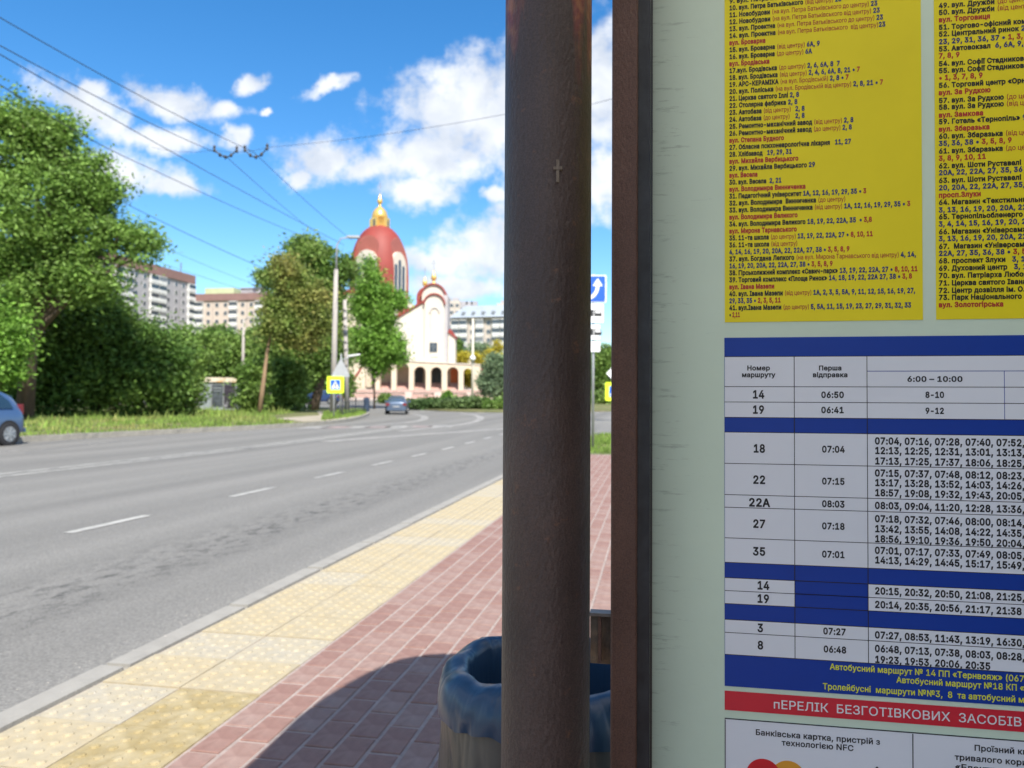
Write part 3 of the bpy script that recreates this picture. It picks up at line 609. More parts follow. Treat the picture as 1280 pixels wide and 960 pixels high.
# the arcade in front: a wall with arched openings, built bay by bay
AY = -3.5; ka = (YC + AY) / YC
def AX(px): return ((px - 640) * ka + 162) * K
def AZ(py): return CAMH + (502.2 - py) * K * ka - zb
bays = [(474.5, 489), (495, 511), (517, 532), (538, 552), (558.5, 573), (579, 590)]
edges_ = [467] + [e for b in bays for e in b] + [612]
def topy(px): return 448.5 + (px - 440) * 0.046
zbase = AZ(487.5)
for i, (a, b) in enumerate(bays):
    z1 = AZ(topy((a + b) / 2)); zs = AZ(465.5 if i not in (0, 1) else 461)
    ar = [(AX(a) + (AX(b) - AX(a)) * (1 - math.cos(math.pi * j / 12)) / 2, zs + (AX(b) - AX(a)) / 2 * math.sin(math.pi * j / 12)) for j in range(13)]
    MB().prism([(AX(a), AZ(topy(a)))] + ar + [(AX(b), AZ(topy(b)))], (0, AY, 0), X_, Z_, Y_, 1.0).build('arcade_arch', M_CREAM, church)
piers = [(467, 474.5)] + [(bays[i][1], bays[i + 1][0]) for i in range(5)]
for a, b in piers:
    MB().prism([(AX(a) + .001, zbase), (AX(b) - .001, zbase), (AX(b) - .001, AZ(topy(b))), (AX(a) + .001, AZ(topy(a)))], (0, AY - .02, 0), X_, Z_, Y_, 1.04).build('arcade_pier', M_CREAM, church)
rp = [(590, 487.5), (590, topy(590)), (600, topy(600)), (603, 463), (608, 472), (612.5, 480), (613, 487.5)]
MB().prism([(AX(a), AZ(b)) for a, b in rp], (0, AY - .02, 0), X_, Z_, Y_, 1.04).build('arcade_end_wall', M_CREAM, church)
MB().prism([(AX(a), AZ(b)) for a, b in [(600, topy(600) - 1), (603.5, 462.4), (608.5, 471.5), (613.5, 479.5), (613.5, 481.5), (607.5, 472.8), (602.5, 463.8), (600, topy(600) + .3)]], (0, AY - .1, 0), X_, Z_, Y_, 1.3).build('end_wall_coping', M_RED, church)
MB().prism([(AX(466), AZ(topy(466) - 1.2)), (AX(601), AZ(topy(601) - 1.2)), (AX(601), AZ(topy(601))), (AX(466), AZ(topy(466)))], (0, AY - .15, 0), X_, Z_, Y_, 1.3).build('arcade_cornice', M_WHITE, church)
# terrace behind the arcade, back wall, doors, left buttress
cprism('porch_wall', [(440, 486), (440, 452), (470, 451), (574, 456), (574, 486)], 2.0, 0.5, M_CREAM)
MB().box(((AX(467) + AX(598)) / 2, -.2, AZ(455.5)), (AX(598) - AX(467), 4.5, .35)).build('porch_roof', M_WHITE, church)
M_BLUSH = mat('pink_stair', (0.52, 0.36, 0.31), .85, .1, 1.5)
for (px, w, y0, ys, c, nm) in ((523.5, 5.5, 479, 463.5, M_GLASS, 'door'), (545.5, 5.8, 479, 464, M_GLASS, 'door'), (567.5, 4.6, 481, 464.5, M_WOOD, 'icon_panel')):
    MB().prism(arch_poly(CX(px, 1.9), w * K, CZ(y0, 1.9), CZ(ys, 1.9), 10), (0, 1.86, 0), X_, Z_, Y_, 0.1).build(nm, c, church)
for i in range(6):
    z1 = zbase + .22 + i * .20; MB().box(((AX(467) + AX(577)) / 2, -2.2 + i * .7, z1 / 2 - .6), (AX(577) - AX(467), .7, z1 + 1.2)).build('porch_step', M_BLUSH if i % 2 else M_STAIR, church)
bpl = [(434, 485), (438, 480), (444, 474), (449, 467), (453, 460), (456, 459), (457.5, 464), (457.5, 485)]
MB().prism([(AX(a), AZ(b)) for a, b in bpl], (0, AY - 1, 0), X_, Z_, Y_, 1.0).build('buttress', M_CREAM, church)
MB().prism([(AX(a), AZ(b)) for a, b in [(433, 485), (437.4, 479), (443.5, 473), (448.4, 466), (452.8, 459), (455, 458), (453.5, 461), (449.5, 468), (444.5, 475), (438.6, 481), (434.6, 485)]], (0, AY - 1.2, 0), X_, Z_, Y_, 1.4).build('buttress_coping', M_RED, church)
cprism('low_porch', [(458, 484), (458, 461), (461, 457), (468, 455), (474, 455), (474, 484)], -1.5, 1.5, M_CREAM)
# stepped pink plinth down to the square
for i in range(5):
    z0 = AZ(487.5) - 0.0 - i * 0.30
    MB().box((AX(523), AY - 1.0 - i * 1.1, (z0 + -1.2) / 2), (AX(613 + i) - AX(433 - i), 1.1 + (2.2 if i == 0 else 0), z0 + 1.2)).build('plinth_step', M_STAIR, church)
    MB().box((AX(523), AY - 1.55 - i * 1.1 - (1.1 if i == 0 else 0), z0 - 0.05), (AX(613 + i) - AX(433 - i) + .1, .12, .13)).build('step_edge', M_STAIRL, church)
for px in (517, 552, 590): MB().box((AX(px), AY - 5.4, -.2), (1.0, 1.0, 1.7)).build('plinth_pier', M_STAIRL, church)
poly_sheet('square', [(-42, 97), (20, 97), (26, 175), (-42, 175)], -0.06, mat('square_paving', (0.38, 0.31, 0.27), .9, .15, .6), thick=.06)

# ------------------------------------------------------------------ hedge, shrubs and trees around the church
def island(name, pts, dz, m, th=0.12): return poly_sheet(name, pts, dz, m, thick=th)
island('hedge_island', smooth_path([gnd(508, 509.5, .0), gnd(540, 512, .0), gnd(600, 514, 0), gnd(700, 514, 0), gnd(790, 512, 0)]) + [(24, 96.5), (-11, 96.5)], 0.0, M_GRASSG)
def hedge(name, label, x0, x1, y0, y1, h, leaf='hedge', n=12000, cat='hedge', **kw):
    root = empty(name, ((x0 + x1) / 2, (y0 + y1) / 2, G((y0 + y1) / 2))); tag(root, label, cat, **kw); w = (x1 - x0) / 2; k = max(2, int(w / .8))
    bl = [((-w + (i + .5) * 2 * w / k, 0, h * .52), (w / k * 1.25, (y1 - y0) / 2, h * .55)) for i in range(k)]
    crown('foliage', bl, n, 0.14, 0.2, LF[leaf], root)
    MB().tube([(-w * .9, 0, .15), (w * .9, 0, .15)], .06, 6).build('stem', M_BARK, root); return root
HY = gnd(560, 511.3, 0).y + .8
def hx(px, Y): return at(px, 500, Y).x
hedge('hedge', 'long clipped green hedge in front of the church steps', hx(512, HY), hx(602, HY), HY - .7, HY + .7, 0.58, n=22000)
hedge('hedge', 'paler clipped hedge piece right of the lamp post', hx(605, HY), hx(660, HY), HY - .6, HY + .6, 0.52, 'bush', n=12000)
hedge('hedge', 'small hedge end just left of the sedan', hx(477, 84), hx(488, 84), 83.4, 84.6, 0.7, 'bush', n=3000)
tree('shrub', 'low pale mound shrub with a tuft in front of the arcade', 84, [(560, 502, 14, 3), (560, 496, 4, 6), (548, 502, 10, 2.5)], 560, .05, 'bright', 5000, .13, .22, cat='shrub', limbs=False)
tree('shrub', 'dark low shrub at the foot of the church lamp post', 86, [(586, 501, 15, 4.5), (598, 503, 14, 4)], 590, .05, 'hedge', 4500, .13, .22, cat='shrub', limbs=False)
tree('tree', 'blue green tree at the right end of the arcade', 104, [(618, 470, 14, 14), (610, 482, 12, 10), (626, 485, 16, 12), (622, 455, 10, 12)], 618, .14, 'blue', 14000, .2, .4)
tree('shrub', 'yellow flowering shrub behind the arcade, left of the lamp globe', 150, [(579, 447, 8, 6), (573, 451, 6, 5)], 578, .08, 'yellow', 3500, .22, .35, cat='shrub')
tree('shrub', 'yellow flowering shrub right of the lamp globe', 150, [(598, 449, 6, 5)], 598, .08, 'yellow', 2200, .22, .35, cat='shrub')
tree('shrub', 'pointed golden shrub beside the rusty pipe', 140, [(618, 445, 8, 9), (624, 452, 9, 8), (622, 432, 3, 7)], 619, .08, 'yellow', 4500, .22, .35, cat='shrub')
tree('shrub', 'golden shrub seen through the sixth arch', 124, [(584.5, 472, 7, 10)], 584, .08, 'yellow', 3000, .2, .3, cat='shrub', limbs=False)
tree('tree', 'dark conifer between church annex and flats', 170, [(572, 445, 6, 18), (571, 430, 4, 10)], 572, .15, 'dark', 5000, .28, .45)
tree('tree', 'round green tree in front of the grey flats', 180, [(600, 441, 13, 11), (612, 446, 12, 12)], 604, .2, 'blue', 8000, .3, .55)
for (a, Y, l, bl) in (('bush', 90, 'green tree beyond the junction seen in the gap beside the post', [(748, 470, 26, 22), (735, 455, 18, 18), (770, 455, 26, 20), (752, 445, 15, 12), (790, 475, 30, 24)]),
                      ('dark', 150, 'dark tree on the slope far behind the gap', [(760, 450, 40, 14), (715, 455, 35, 16), (800, 450, 45, 18), (845, 445, 40, 18)])):
    tree('tree', l, Y, bl, bl[0][0], .2, a, 22000, .2, .5)
tree('shrub', 'low bushes along the street seen under the far tree in the gap', 84, [(748, 497, 30, 8), (780, 496, 30, 9), (715, 498, 26, 7)], 748, .06, 'bush', 9000, .15, .3, cat='shrub', limbs=False)
# wooded strip between the verge and the flats
for i, (px, py, rx, ry, Y, lf) in enumerate([(20, 470, 60, 40, 95, 'dark'), (190, 440, 34, 30, 100, 'bush'), (230, 428, 26, 20, 120, 'bush'), (275, 425, 28, 16, 125, 'dark'), (320, 430, 26, 20, 120, 'bush'), (355, 440, 30, 26, 110, 'dark'), (400, 470, 26, 24, 100, 'bush'), (424, 474, 8, 12, 100, 'dark')]):
    tree('tree', ['dark far tree low at the left edge', 'far tree left of the kiosk below the grey flats', 'far tree under the corner of the grey flats', 'dark far tree in front of the pink flats', 'far green tree at the right of the pink flats', 'dark far tree behind the yellowing tree', 'far tree behind the thick dark trunk', 'small dark tree left of the church buttress'][i],
         Y, [(px, py, rx * .7, ry), (px - rx * .5, py + 8, rx * .5, ry * .8), (px + rx * .5, py + 8, rx * .5, ry * .8)], px, .2, lf, 9000, .24, .55, group='trees on the slope below the flats')

# ------------------------------------------------------------------ blocks of flats
M_GREYW = mat('grey_violet_panel', (0.34, 0.33, 0.345), .9, .08, .4); M_PINKW = mat('pinkish_panel', (0.50, 0.42, 0.355), .9, .07, .4)  # grey-violet holds the shade of the left block's facade in its colour
M_BROWN = mat('brown_parapet', (0.23, 0.135, 0.12), .85, .1, .4); M_BALW = mat('white_balcony', (0.62, 0.62, 0.60), .8, .06, .5)
M_BRICKW = mat('pale_brick', (0.50, 0.44, 0.38), .9, .08, .5); M_ROOFG = mat('grey_roof_sheet', (0.30, 0.34, 0.38), .6, .08, .4)
M_FRAME = mat('window_frame', (0.60, 0.60, 0.58), .6, .05, 2); M_YPENT = mat('pale_green_cladding', (0.45, 0.50, 0.30), .85, .1, .5); M_LINE = mat('panel_joint', (0.22, 0.20, 0.20), .9)
def flats(name, label, P1, P2, z0, ztop, depth, floor, pattern, wallm, rows, balm=M_BALW, par=None, roof=None, wsize=(1.35, 1.5), away=1):
    P1 = Vector((P1[0], P1[1], 0)); P2 = Vector((P2[0], P2[1], 0)); d = P2 - P1; L = d.length; rz = math.atan2(d.y, d.x)
    root = empty(name, (P1.x, P1.y, z0), rz); tag(root, label, 'building'); H = ztop - z0
    MB().box((L / 2, depth / 2, H / 2), (L, depth, H)).build('wall', wallm, root)
    wm = None; n = len(pattern)
    for j in range(rows):
        zc = H - (par or 0.3) - 1.5 - j * floor
        for i, ch in enumerate(pattern):
            x = (i + .5) * L / n
            if ch == 'w':
                if wm is None:
                    a = MB().box((0, -.03, 0), (wsize[0], .10, wsize[1])).build('window', M_FRAME, root); wm = a.data; b = MB().box((-wsize[0] * .24, -.095, 0), (wsize[0] * .42, .03, wsize[1] * .86)).box((wsize[0] * .24, -.095, 0), (wsize[0] * .42, .03, wsize[1] * .86)).build('pane', M_GLASS, a); pm = b.data; a.location = (x, 0, zc)
                else:
                    a = child('window', wm, root, (x, 0, zc)); child('pane', pm, a)
            elif ch in 'bB':
                w = L / n * .92; bb = MB().box((x, -.55, zc - .95), (w, 1.1, 1.1)).box((x, -.55, zc + 1.05), (w, 1.1, .25))
                a = bb.build('balcony', balm if (i + j * 3) % 5 else M_FRAME, root)
                mb = MB(); k = 4
                for q in range(k): mb.box((x - w / 2 + (q + .5) * w / k, -.5, zc + .26), (w / k * .86, .9, 1.3))
                mb.build('balcony_glazing', M_GLASS if ch == 'b' or (j % 2) else M_STEEL, a)
                MB().box((x, -.5, zc + .26), (w * .97, .7, 1.28)).build('glazing_frame', M_FRAME, a)
    for i in range(0, n + 1):
        if i % 2 == 0: MB().box((min(max(i * L / n, .1), L - .1), -.02, H / 2 - .2), (.12, .09, H - .5)).build('panel_joint', M_LINE, root)
    if par:
        MB().box((L / 2, depth / 2 - .2, H - par / 2 + .05), (L + .5, depth + .6, par)).build('parapet', M_BROWN, root)
    for q in range(3):
        MB().box((L * (.2 + .3 * q), depth * .5, H + .9), (2.6, 2.4, 1.8)).build('roof_box', M_GREYW, root)
    return root
def far_xy(px, Y): p = at(px, 500, Y); return (p.x, p.y)
def zat(py, Y, px=640): return at(px, py, Y).z
b1 = flats('apartment_block', 'grey nine storey block with brown parapet behind the tall tree', far_xy(60, 205), far_xy(240, 268), 9, zat(345, 268, 243) , 14, 2.85, 'wbwbBwbBwwbBwwwb', M_GREYW, 10, par=2.9)
MB().box((0, 0, 0), (.25, .25, 5)).box((0, 0, 1), (2.2, .12, .12)).box((0, 0, 1.9), (1.4, .12, .12)).build('roof_aerial', M_STEEL, b1, loc=(64, 5, zat(345, 268, 243) - 9 + 2.4))
b2 = flats('apartment_block', 'pinkish block with brown parapet facing the road, right of the grey block', far_xy(243, 268), far_xy(362, 262), 9, zat(367, 266, 243), 13, 2.85, 'bwwwbwwbwwb', M_PINKW, 10, par=2.4)
MB().box((0, 0, 0), (11, 6, 2.6)).build('penthouse', M_YPENT, b2, loc=(7, 6, zat(367, 266, 243) - 9 + 1.3))
MB().box((0, 0, 0), (8, 5, 2.2)).box((0, 0, 1.25), (8.6, 5.6, .3)).build('roof_plant_room', M_GREYW, b2, loc=(19, 6, zat(367, 266, 243) - 9 + 1.1))
MB().lathe([(.01, 0), (.7, .1), (1.1, .4), (1.15, .45)], (0, 0, 0), 14).build('satellite_dish', M_FRAME, b2, loc=(21, 3, zat(367, 266, 243) - 9 + 2.7))
b3 = flats('apartment_block', 'five storey block with grey hipped roof right of the church', far_xy(564, 250), far_xy(690, 240), 9, zat(398, 250, 565), 13, 2.8, 'bbwBwbbwBwwb', M_BRICKW, 7, par=None)
H3 = zat(398, 250, 565) - 9; L3 = (Vector(far_xy(690, 240)) - Vector(far_xy(564, 250))).length
rv_ = [(-.6, -1.4, H3), (L3 + .6, -1.4, H3), (L3 + .6, 14, H3), (-.6, 14, H3), (2.6, 5.5, H3 + 4.6), (L3 - 3, 5.5, H3 + 4.6)]
MB().add(rv_, [(0, 1, 5, 4), (1, 2, 5), (2, 3, 4, 5), (3, 0, 4), (0, 1, 2, 3)]).build('roof', M_ROOFG, b3)
for q in range(6): MB().box((4 + q * 3.4, 0.6, H3 + 1.5), (.9, 1.8, 1.0)).build('dormer', M_STEEL, b3)
b4 = flats('apartment_block', 'tall pale block rising behind the grey hipped roof', far_xy(540, 300), far_xy(574, 300), 12, zat(376, 300, 560), 12, 2.8, 'wwbww', M_BRICKW, 9, par=None)
b5 = flats('apartment_block', 'low grey rooftop block just behind the hipped roof ridge', far_xy(574, 300), far_xy(596, 300), 12, zat(381, 300, 585), 10, 2.8, 'wbw', M_GREYW, 6, par=None)
b6 = flats('apartment_block', 'distant block whose top shows at the edge of the rusty pipe', far_xy(620, 300), far_xy(665, 300), 12, zat(379, 300, 622), 12, 2.8, 'wwbww', M_BRICKW, 8, par=None)

# ------------------------------------------------------------------ poles, lamps, signs, wires
M_CONC = mat('weathered_concrete', (0.36, 0.33, 0.30), .92, .14, 2.5, bump=.006, bscale=16, stretch=(1, 1, .3))
M_GALV = mat('galvanised_steel', (0.42, 0.43, 0.44), .45, .08, 6, metal=.5)
M_WIRE = mat('black_wire', (0.03, 0.03, 0.035), .6)
M_FLUO = mat('fluorescent_yellow_green', (0.72, 0.95, 0.03), .55, .03, 3)
M_BLUE = mat('sign_blue', (0.01, 0.10, 0.55), .5, .04, 3); M_SWHITE = mat('sign_white', (0.80, 0.80, 0.80), .55, .03, 3); M_BLACK = mat('sign_black', (0.02, 0.02, 0.02), .5)
M_SBACK = mat('sign_back_grey', (0.42, 0.43, 0.44), .55, .08, 4, metal=.3)
def gbase(px, py): return gnd(px, py, 0.02)
# concrete lamp post
bpos = gbase(416, 520); YP = bpos.y
lp = empty('lamp_post', bpos); tag(lp, 'concrete street lamp post left of the church with a single arm lamp', 'lamp post')
hT = at(432, 337, YP).z - bpos.z; x2 = at(421.5, 337, YP).x - bpos.x
MB().tube([(0, 0, -.1), (x2 * .6, 0, hT)], [.20, .12], 10).build('post', M_CONC, lp, smooth=True)
zl = at(424, 296, YP).z - bpos.z; x3 = at(423.5, 296, YP).x - bpos.x
MB().tube([(x2 * .6, 0, hT - .3), (x2 * .8, 0, zl - .5), (x3 + .12, 0, zl - .1), (x3 + .9, 0, zl)], [.07, .05, .045, .04], 8).build('arm', M_GALV, lp, smooth=True)
MB().box((x3 + .85, 0, zl + .0), (.75, .26, .12)).box((x3 + .85, 0, zl - .07), (.5, .2, .05)).build('lamp_head', M_SBACK, lp)
# second leaning stay post
b2p = gbase(437, 517.5); sp = empty('utility_post', b2p); tag(sp, 'lattice concrete utility post just behind the lamp post', 'utility post')
ht2 = at(430, 375, b2p.y).z - b2p.z; xx = at(431, 375, b2p.y).x - b2p.x
MB().tube([(-.15, 0, -.1), (xx, 0, ht2)], [.17, .11], 8).build('post', M_CONC, sp, smooth=True)
mb = MB()
for k in range(9): mb.box((-.15 + (xx + .15) * (.35 + k * .07), -.16, ht2 * (.35 + .07 * k)), (.22, .05, .05), tilt=Matrix.Rotation(R(25 * (-1) ** k), 3, 'Y'))
mb.build('brackets', M_WIRE, sp)
MB().tube([(xx, 0, ht2 * .62), (xx - .35, 0, ht2 * .66)], .03, 6).tube([(xx, 0, ht2 * .8), (xx + .5, 0, ht2 * .84)], .03, 6).build('insulator_arm', M_WIRE, sp)
# pedestrian crossing sign
def text_tri(poly, O, m, name, parent, d=.004): return MB().prism(poly, O, X_, Z_, -Y_, d).build(name, m, parent)
def rr(w, h, r_, n=5):
    out = []
    for cx, cy, a0 in ((w / 2 - r_, h / 2 - r_, 0), (-w / 2 + r_, h / 2 - r_, 90), (-w / 2 + r_, -h / 2 + r_, 180), (w / 2 - r_, -h / 2 + r_, 270)):
        out += [(cx + r_ * math.cos(R(a0 + 90 * i / n)), cy + r_ * math.sin(R(a0 + 90 * i / n))) for i in range(n + 1)]
    return out
def walker(s_):
    """pedestrian figure as a few polygons, unit height s_"""
    P = lambda pts: [(x * s_, y * s_) for x, y in pts]
    return [P([(.06 * math.cos(a), .42 + .07 * math.sin(a)) for a in np.linspace(0, 2 * math.pi, 9)[:-1]]), P([(-.07, .33), (.08, .33), (.10, -.02), (-.07, -.02)]),
            P([(-.06, -.02), (.03, -.02), (-.10, -.46), (-.19, -.46)]), P([(0, -.02), (.09, -.02), (.20, -.44), (.11, -.46)]), P([(.07, .30), (.20, .08), (.16, .05), (.05, .22)]), P([(-.06, .30), (-.18, .06), (-.14, .04), (-.04, .22)])]
def crossing_sign(name, label, base, cx, y0, y1, w_px, Y, post_px=None):
    root = empty(name, base); tag(root, label, 'road sign'); w = w_px * Y / F; zc = (at(cx, y0, Y).z + at(cx, y1, Y).z) / 2 - base.z; x = at(cx, 490, Y).x - base.x; O = Vector((x, -.06, zc))
    MB().tube([(0, 0, -.1), (0, 0, zc + w * .75)], .035, 10).build('post', M_GALV, root, smooth=True)
    MB().prism(rr(w, w, .06), tuple(O), X_, Z_, -Y_, .015).build('sign_plate', M_FLUO, root)
    f_ = MB().prism(rr(w * .58, w * .58, .02), tuple(O + Vector((0, -.017, 0))), X_, Z_, -Y_, .004).build('blue_square', M_BLUE, root)
    MB().prism([(-w * .24, -w * .22), (w * .24, -w * .22), (0, w * .24)], tuple(O + Vector((0, -.023, 0))), X_, Z_, -Y_, .004).build('white_triangle', M_SWHITE, root)
    mb = MB()
    for pl in walker(w * .36): mb.prism(pl, tuple(O + Vector((0, -.029, -w * .04))), X_, Z_, -Y_, .003)
    mb.build('pedestrian_figure', M_BLACK, root)
    return root, w, zc, x
cb = gbase(417, 523.5); Yc_ = cb.y
cs, w_, zc_, xs_ = crossing_sign('crossing_sign', 'fluorescent yellow pedestrian crossing sign by the concrete lamp post', cb, 419.5, 470, 492, 21, Yc_)
# lamp with small arm on the next post, and the backs of triangular signs
tb = gbase(423, 521); tw = empty('warning_sign', tb); tag(tw, 'grey back of a triangular road sign above the crossing sign', 'road sign')
zz = at(426, 462, tb.y).z - tb.z; xw = at(426.5, 462, tb.y).x - tb.x
MB().tube([(.1, 0, -.1), (.12, 0, zz + .9)], .035, 8).build('post', M_GALV, tw, smooth=True)
MB().prism([(-.48, -.42), (.44, -.42), (.50, -.36), (.05, .58), (-.05, .58), (-.53, -.36)], (xw, -.05, zz), X_, Z_, -Y_, .02).build('sign_plate', M_SBACK, tw)
xa = at(430, 448, tb.y).x - tb.x; za = at(430, 449, tb.y).z - tb.z; xe = at(449, 443.5, tb.y).x - tb.x; ze = at(449, 443.5, tb.y).z - tb.z
MB().tube([(.12, 0, zz + .6), (xa, 0, za), (xe * .6 + xa * .4, 0, ze - .08)], [.035, .03, .028], 8).build('arm', M_GALV, tw, smooth=True)
MB().box(((xe + xa) / 2 + .15, 0, ze - .02), (.65, .18, .07), tilt=Matrix.Rotation(R(-8), 3, 'Y')).build('lamp_head', M_SWHITE, tw)
# signs in the gap beyond the pipe
sb = gnd(741, 560, 0.0); sg = empty('direction_sign', sb); tag(sg, 'blue lane direction sign with two white plates below, in the gap beside the post', 'road sign'); Ys = sb.y
def sx(px): return at(px, 400, Ys).x - sb.x
def sz(py): return at(745, py, Ys).z - sb.z
MB().tube([(0, 0, -.1), (0, 0, sz(343))], .035, 10).build('post', M_GALV, sg, smooth=True)
def plate(cx, cy, w, h, m, nm, y=-.06, r_=.03): return MB().prism(rr(w, h, r_), (cx, y, cy), X_, Z_, -Y_, .012).build(nm, m, sg)
w = sx(757.5) - sx(722); plate(sx(739.7), sz(361.5), w, w * .97, M_SWHITE, 'sign_plate'); plate(sx(739.7), sz(361.5), w - .06, w * .97 - .06, M_BLUE, 'blue_face', y=-.074)
cxa = sx(744.5); cz = sz(361.5); arr = [(-.20, -.26)]
th_ = []
for i in range(9):
    t = i / 8; th_.append((-.22 + .26 * math.sin(t * math.pi / 2), -.24 + .32 * (1 - math.cos(t * math.pi / 2))))
L1, R1 = strip_pts([Vector(p) for p in th_], .085)
MB().prism(L1 + R1[::-1], (cxa, -.088, cz), X_, Z_, -Y_, .004).prism([(-.09, .07), (.17, .07), (.04, .27)], (cxa, -.0885, cz), X_, Z_, -Y_, .004).prism([(-.33, -.25), (-.26, -.25), (-.24, .12), (-.31, .12)], (cxa, -.0885, cz), X_, Z_, -Y_, .004).build('white_arrow', M_SWHITE, sg)
for (y0, y1, x1) in ((379.5, 404, 753.5), (406, 425, 749)):
    h = sz(y0) - sz(y1); ww = (sx(x1) - sx(741)) * 2; plate(0.0, (sz(y0) + sz(y1)) / 2, ww, h * .96, M_SWHITE, 'plate', r_=.02)
    c = (0.02, -.074, (sz(y0) + sz(y1)) / 2)
    MB().prism([(.0, -.08), (.19, -.08), (.19, .03), (.12, .09), (.0, .09)], c, X_, Z_, -Y_, .004).prism([(-.22, -.08), (-.02, -.08), (-.02, .09), (-.22, .09)], c, X_, Z_, -Y_, .0045).build('vehicle_symbol', M_BLACK, sg)
    MB().prism([(.03, .0), (.16, .0), (.16, .03), (.11, .07), (.03, .07)], (c[0], -.0785, c[2]), X_, Z_, -Y_, .002).build('symbol_window', M_SWHITE, sg)
plate(0, (sz(427) + sz(440)) / 2, .34, sz(427) - sz(440), M_SWHITE, 'plate', r_=.02)
c2b = gnd(772, 524, .0)
cs2, w2_, zc2, _x = crossing_sign('crossing_sign', 'fluorescent yellow crossing sign half hidden behind the brown frame post', c2b, 768, 478, 501, 23, c2b.y)
MB().prism([(-.4, 0), (0, -.4), (.4, 0), (0, .4)], (0 - .25, -.06, zc2 + w2_ * .5 + .5), X_, Z_, -Y_, .015).build('white_diamond', M_SWHITE, cs2)
# church lamp
lb = gnd(590.5, 508, 0.0); cl_ = empty('lamp_post', lb); tag(cl_, 'pale lamp post with a round globe in front of the arcade', 'lamp post'); Yl = lb.y
MB().tube([(0, 0, -.1), (0, 0, at(590, 398, Yl).z - lb.z)], [.13, .09], 10).build('post', mat('pale_painted_post', (0.60, 0.55, 0.46), .7, .06, 3), cl_, smooth=True)
zg = at(590, 448, Yl).z - lb.z
MB().lathe([(.01, -.28), (.2, -.2), (.28, 0), (.2, .2), (.01, .28)], (0, -.25, zg), 14).build('globe', M_SWHITE, cl_, smooth=True)
MB().tube([(0, 0, zg - .3), (0, -.25, zg - .3), (0, -.25, zg - .2)], .03, 6).build('bracket', M_GALV, cl_)
# bare concrete pole and small lamp between trees
pb = gbase(303, 511); po = empty('utility_post', pb); tag(po, 'short pale concrete post among the trees left of the leaning trunk', 'utility post')
MB().tube([(0, 0, -.1), (0, 0, at(303, 400, pb.y).z - pb.z)], [.14, .10], 8).build('post', M_CONC, po, smooth=True)
MB().tube([(0, 0, at(303, 402, pb.y).z - pb.z), (.3, 0, at(303, 397, pb.y).z - pb.z), (.9, 0, at(303, 398, pb.y).z - pb.z)], .04, 6).build('arm', M_GALV, po)
# railing on the verge corner
ra = gbase(428, 521.5); rb = gbase(458, 515.5); fe = empty('railing', ra); tag(fe, 'low black railing around the corner by the crossing', 'railing'); d = rb - ra; npo = 9
for z in (.25, .85): MB().tube([(0, 0, z), (d.x, d.y, z + d.z)], .022, 6).build('rail', M_WIRE, fe)
for i in range(npo):
    q = d * (i / (npo - 1)); MB().tube([(q.x, q.y, q.z), (q.x, q.y, q.z + (1.1 if i % 4 == 0 else .85))], .04 if i % 4 == 0 else .018, 6).build('baluster' if i % 4 else 'rail_post', M_WIRE, fe)
MB().box((d.x, d.y, .5 + d.z), (.36, .36, 1.05)).build('end_post', mat('dark_blue_bin', (.03, .05, .09), .6), fe)

# wires
def wire(label, pts, r_=.016, group='overhead wires running to the lamp post'):
    out = []
    for (px, py, Y) in pts: out.append(at(px, py, Y))
    base = out[0]; L = []
    for a, b in zip(out[:-1], out[1:]):
        for i in range(12):
            t = i / 12; p = a.lerp(b, t); p.z -= 0.10 * 4 * t * (1 - t); L.append(p)
    L.append(out[-1])
    o = MB().tube([p - base for p in L], r_, 5, cap=False).build('overhead_wire', M_WIRE, None); o.location = base; tag(o, label, 'wire', group); return o
wire('uppermost overhead wire running through the right hanger', [(-80, -24, 12), (0, 22, 14), (317, 190, 25), (440, 300, YP - .1)], .010)
wire('second overhead wire running through the left hanger', [(-80, 18, 12), (0, 57, 14), (283, 196, 25), (410, 303, YP + 4)], .010)
wire('third overhead wire from the top, passing below both hangers', [(-80, 25, 14), (0, 68, 16), (430, 306, YP)], .012)
wire('fourth overhead wire, crossing the crown of the tall tree', [(-80, 60, 14), (0, 106, 16), (180, 207, 25), (400, 303, YP + 3)], .012)
wire('lower overhead wire leaving the tall tree towards the yellowing tree', [(60, 195, 38), (150, 251, 40), (345, 342, 50)], .017)
wire('thin upper wire in front of the blocks of flats', [(150, 287, 60), (200, 307, 62), (335, 362, 75)], .013, 'thin wires before the flats')
wire('thin lower wire in front of the blocks of flats', [(150, 308, 60), (250, 345, 62), (335, 370, 75)], .013, 'thin wires before the flats')
wire('cross span wire from the hangers to the right behind the pipe', [(190, 184, 25.2), (268, 188, 25), (335, 184, 25), (630, 143, 19), (763, 124, 17), (1000, 90, 14)], .0055, 'cross span wire')
def hanger(label, xa, ya, xb, yb, sag):
    a = at(xa, ya, 25); b = at(xb, yb, 25); root = empty('wire_hanger', a); tag(root, label, 'wire hanger', 'trolley wire hangers on the span wire'); pts = []
    for i in range(9):
        t = i / 8; p = a.lerp(b, t); p.z -= sag * 4 * t * (1 - t) ; pts.append(p - a)
    MB().tube(pts, .020, 6).build('curved_bar', M_WIRE, root)
    for q in (Vector((0, 0, 0)), b - a): MB().lathe([(.02, -.11), (.05, -.06), (.035, 0), (.05, .06), (.02, .12)], tuple(q), 8).build('insulator', M_WIRE, root)
    for k in (2, 4, 6): MB().lathe([(.03, -.06), (.055, 0), (.03, .06)], tuple(pts[k]), 8).build('clamp', M_WIRE, root)
hanger('left curved wire hanger on the span wire', 268, 186, 296, 187, .26); hanger('right curved wire hanger on the span wire', 306, 186, 334, 184, .30)

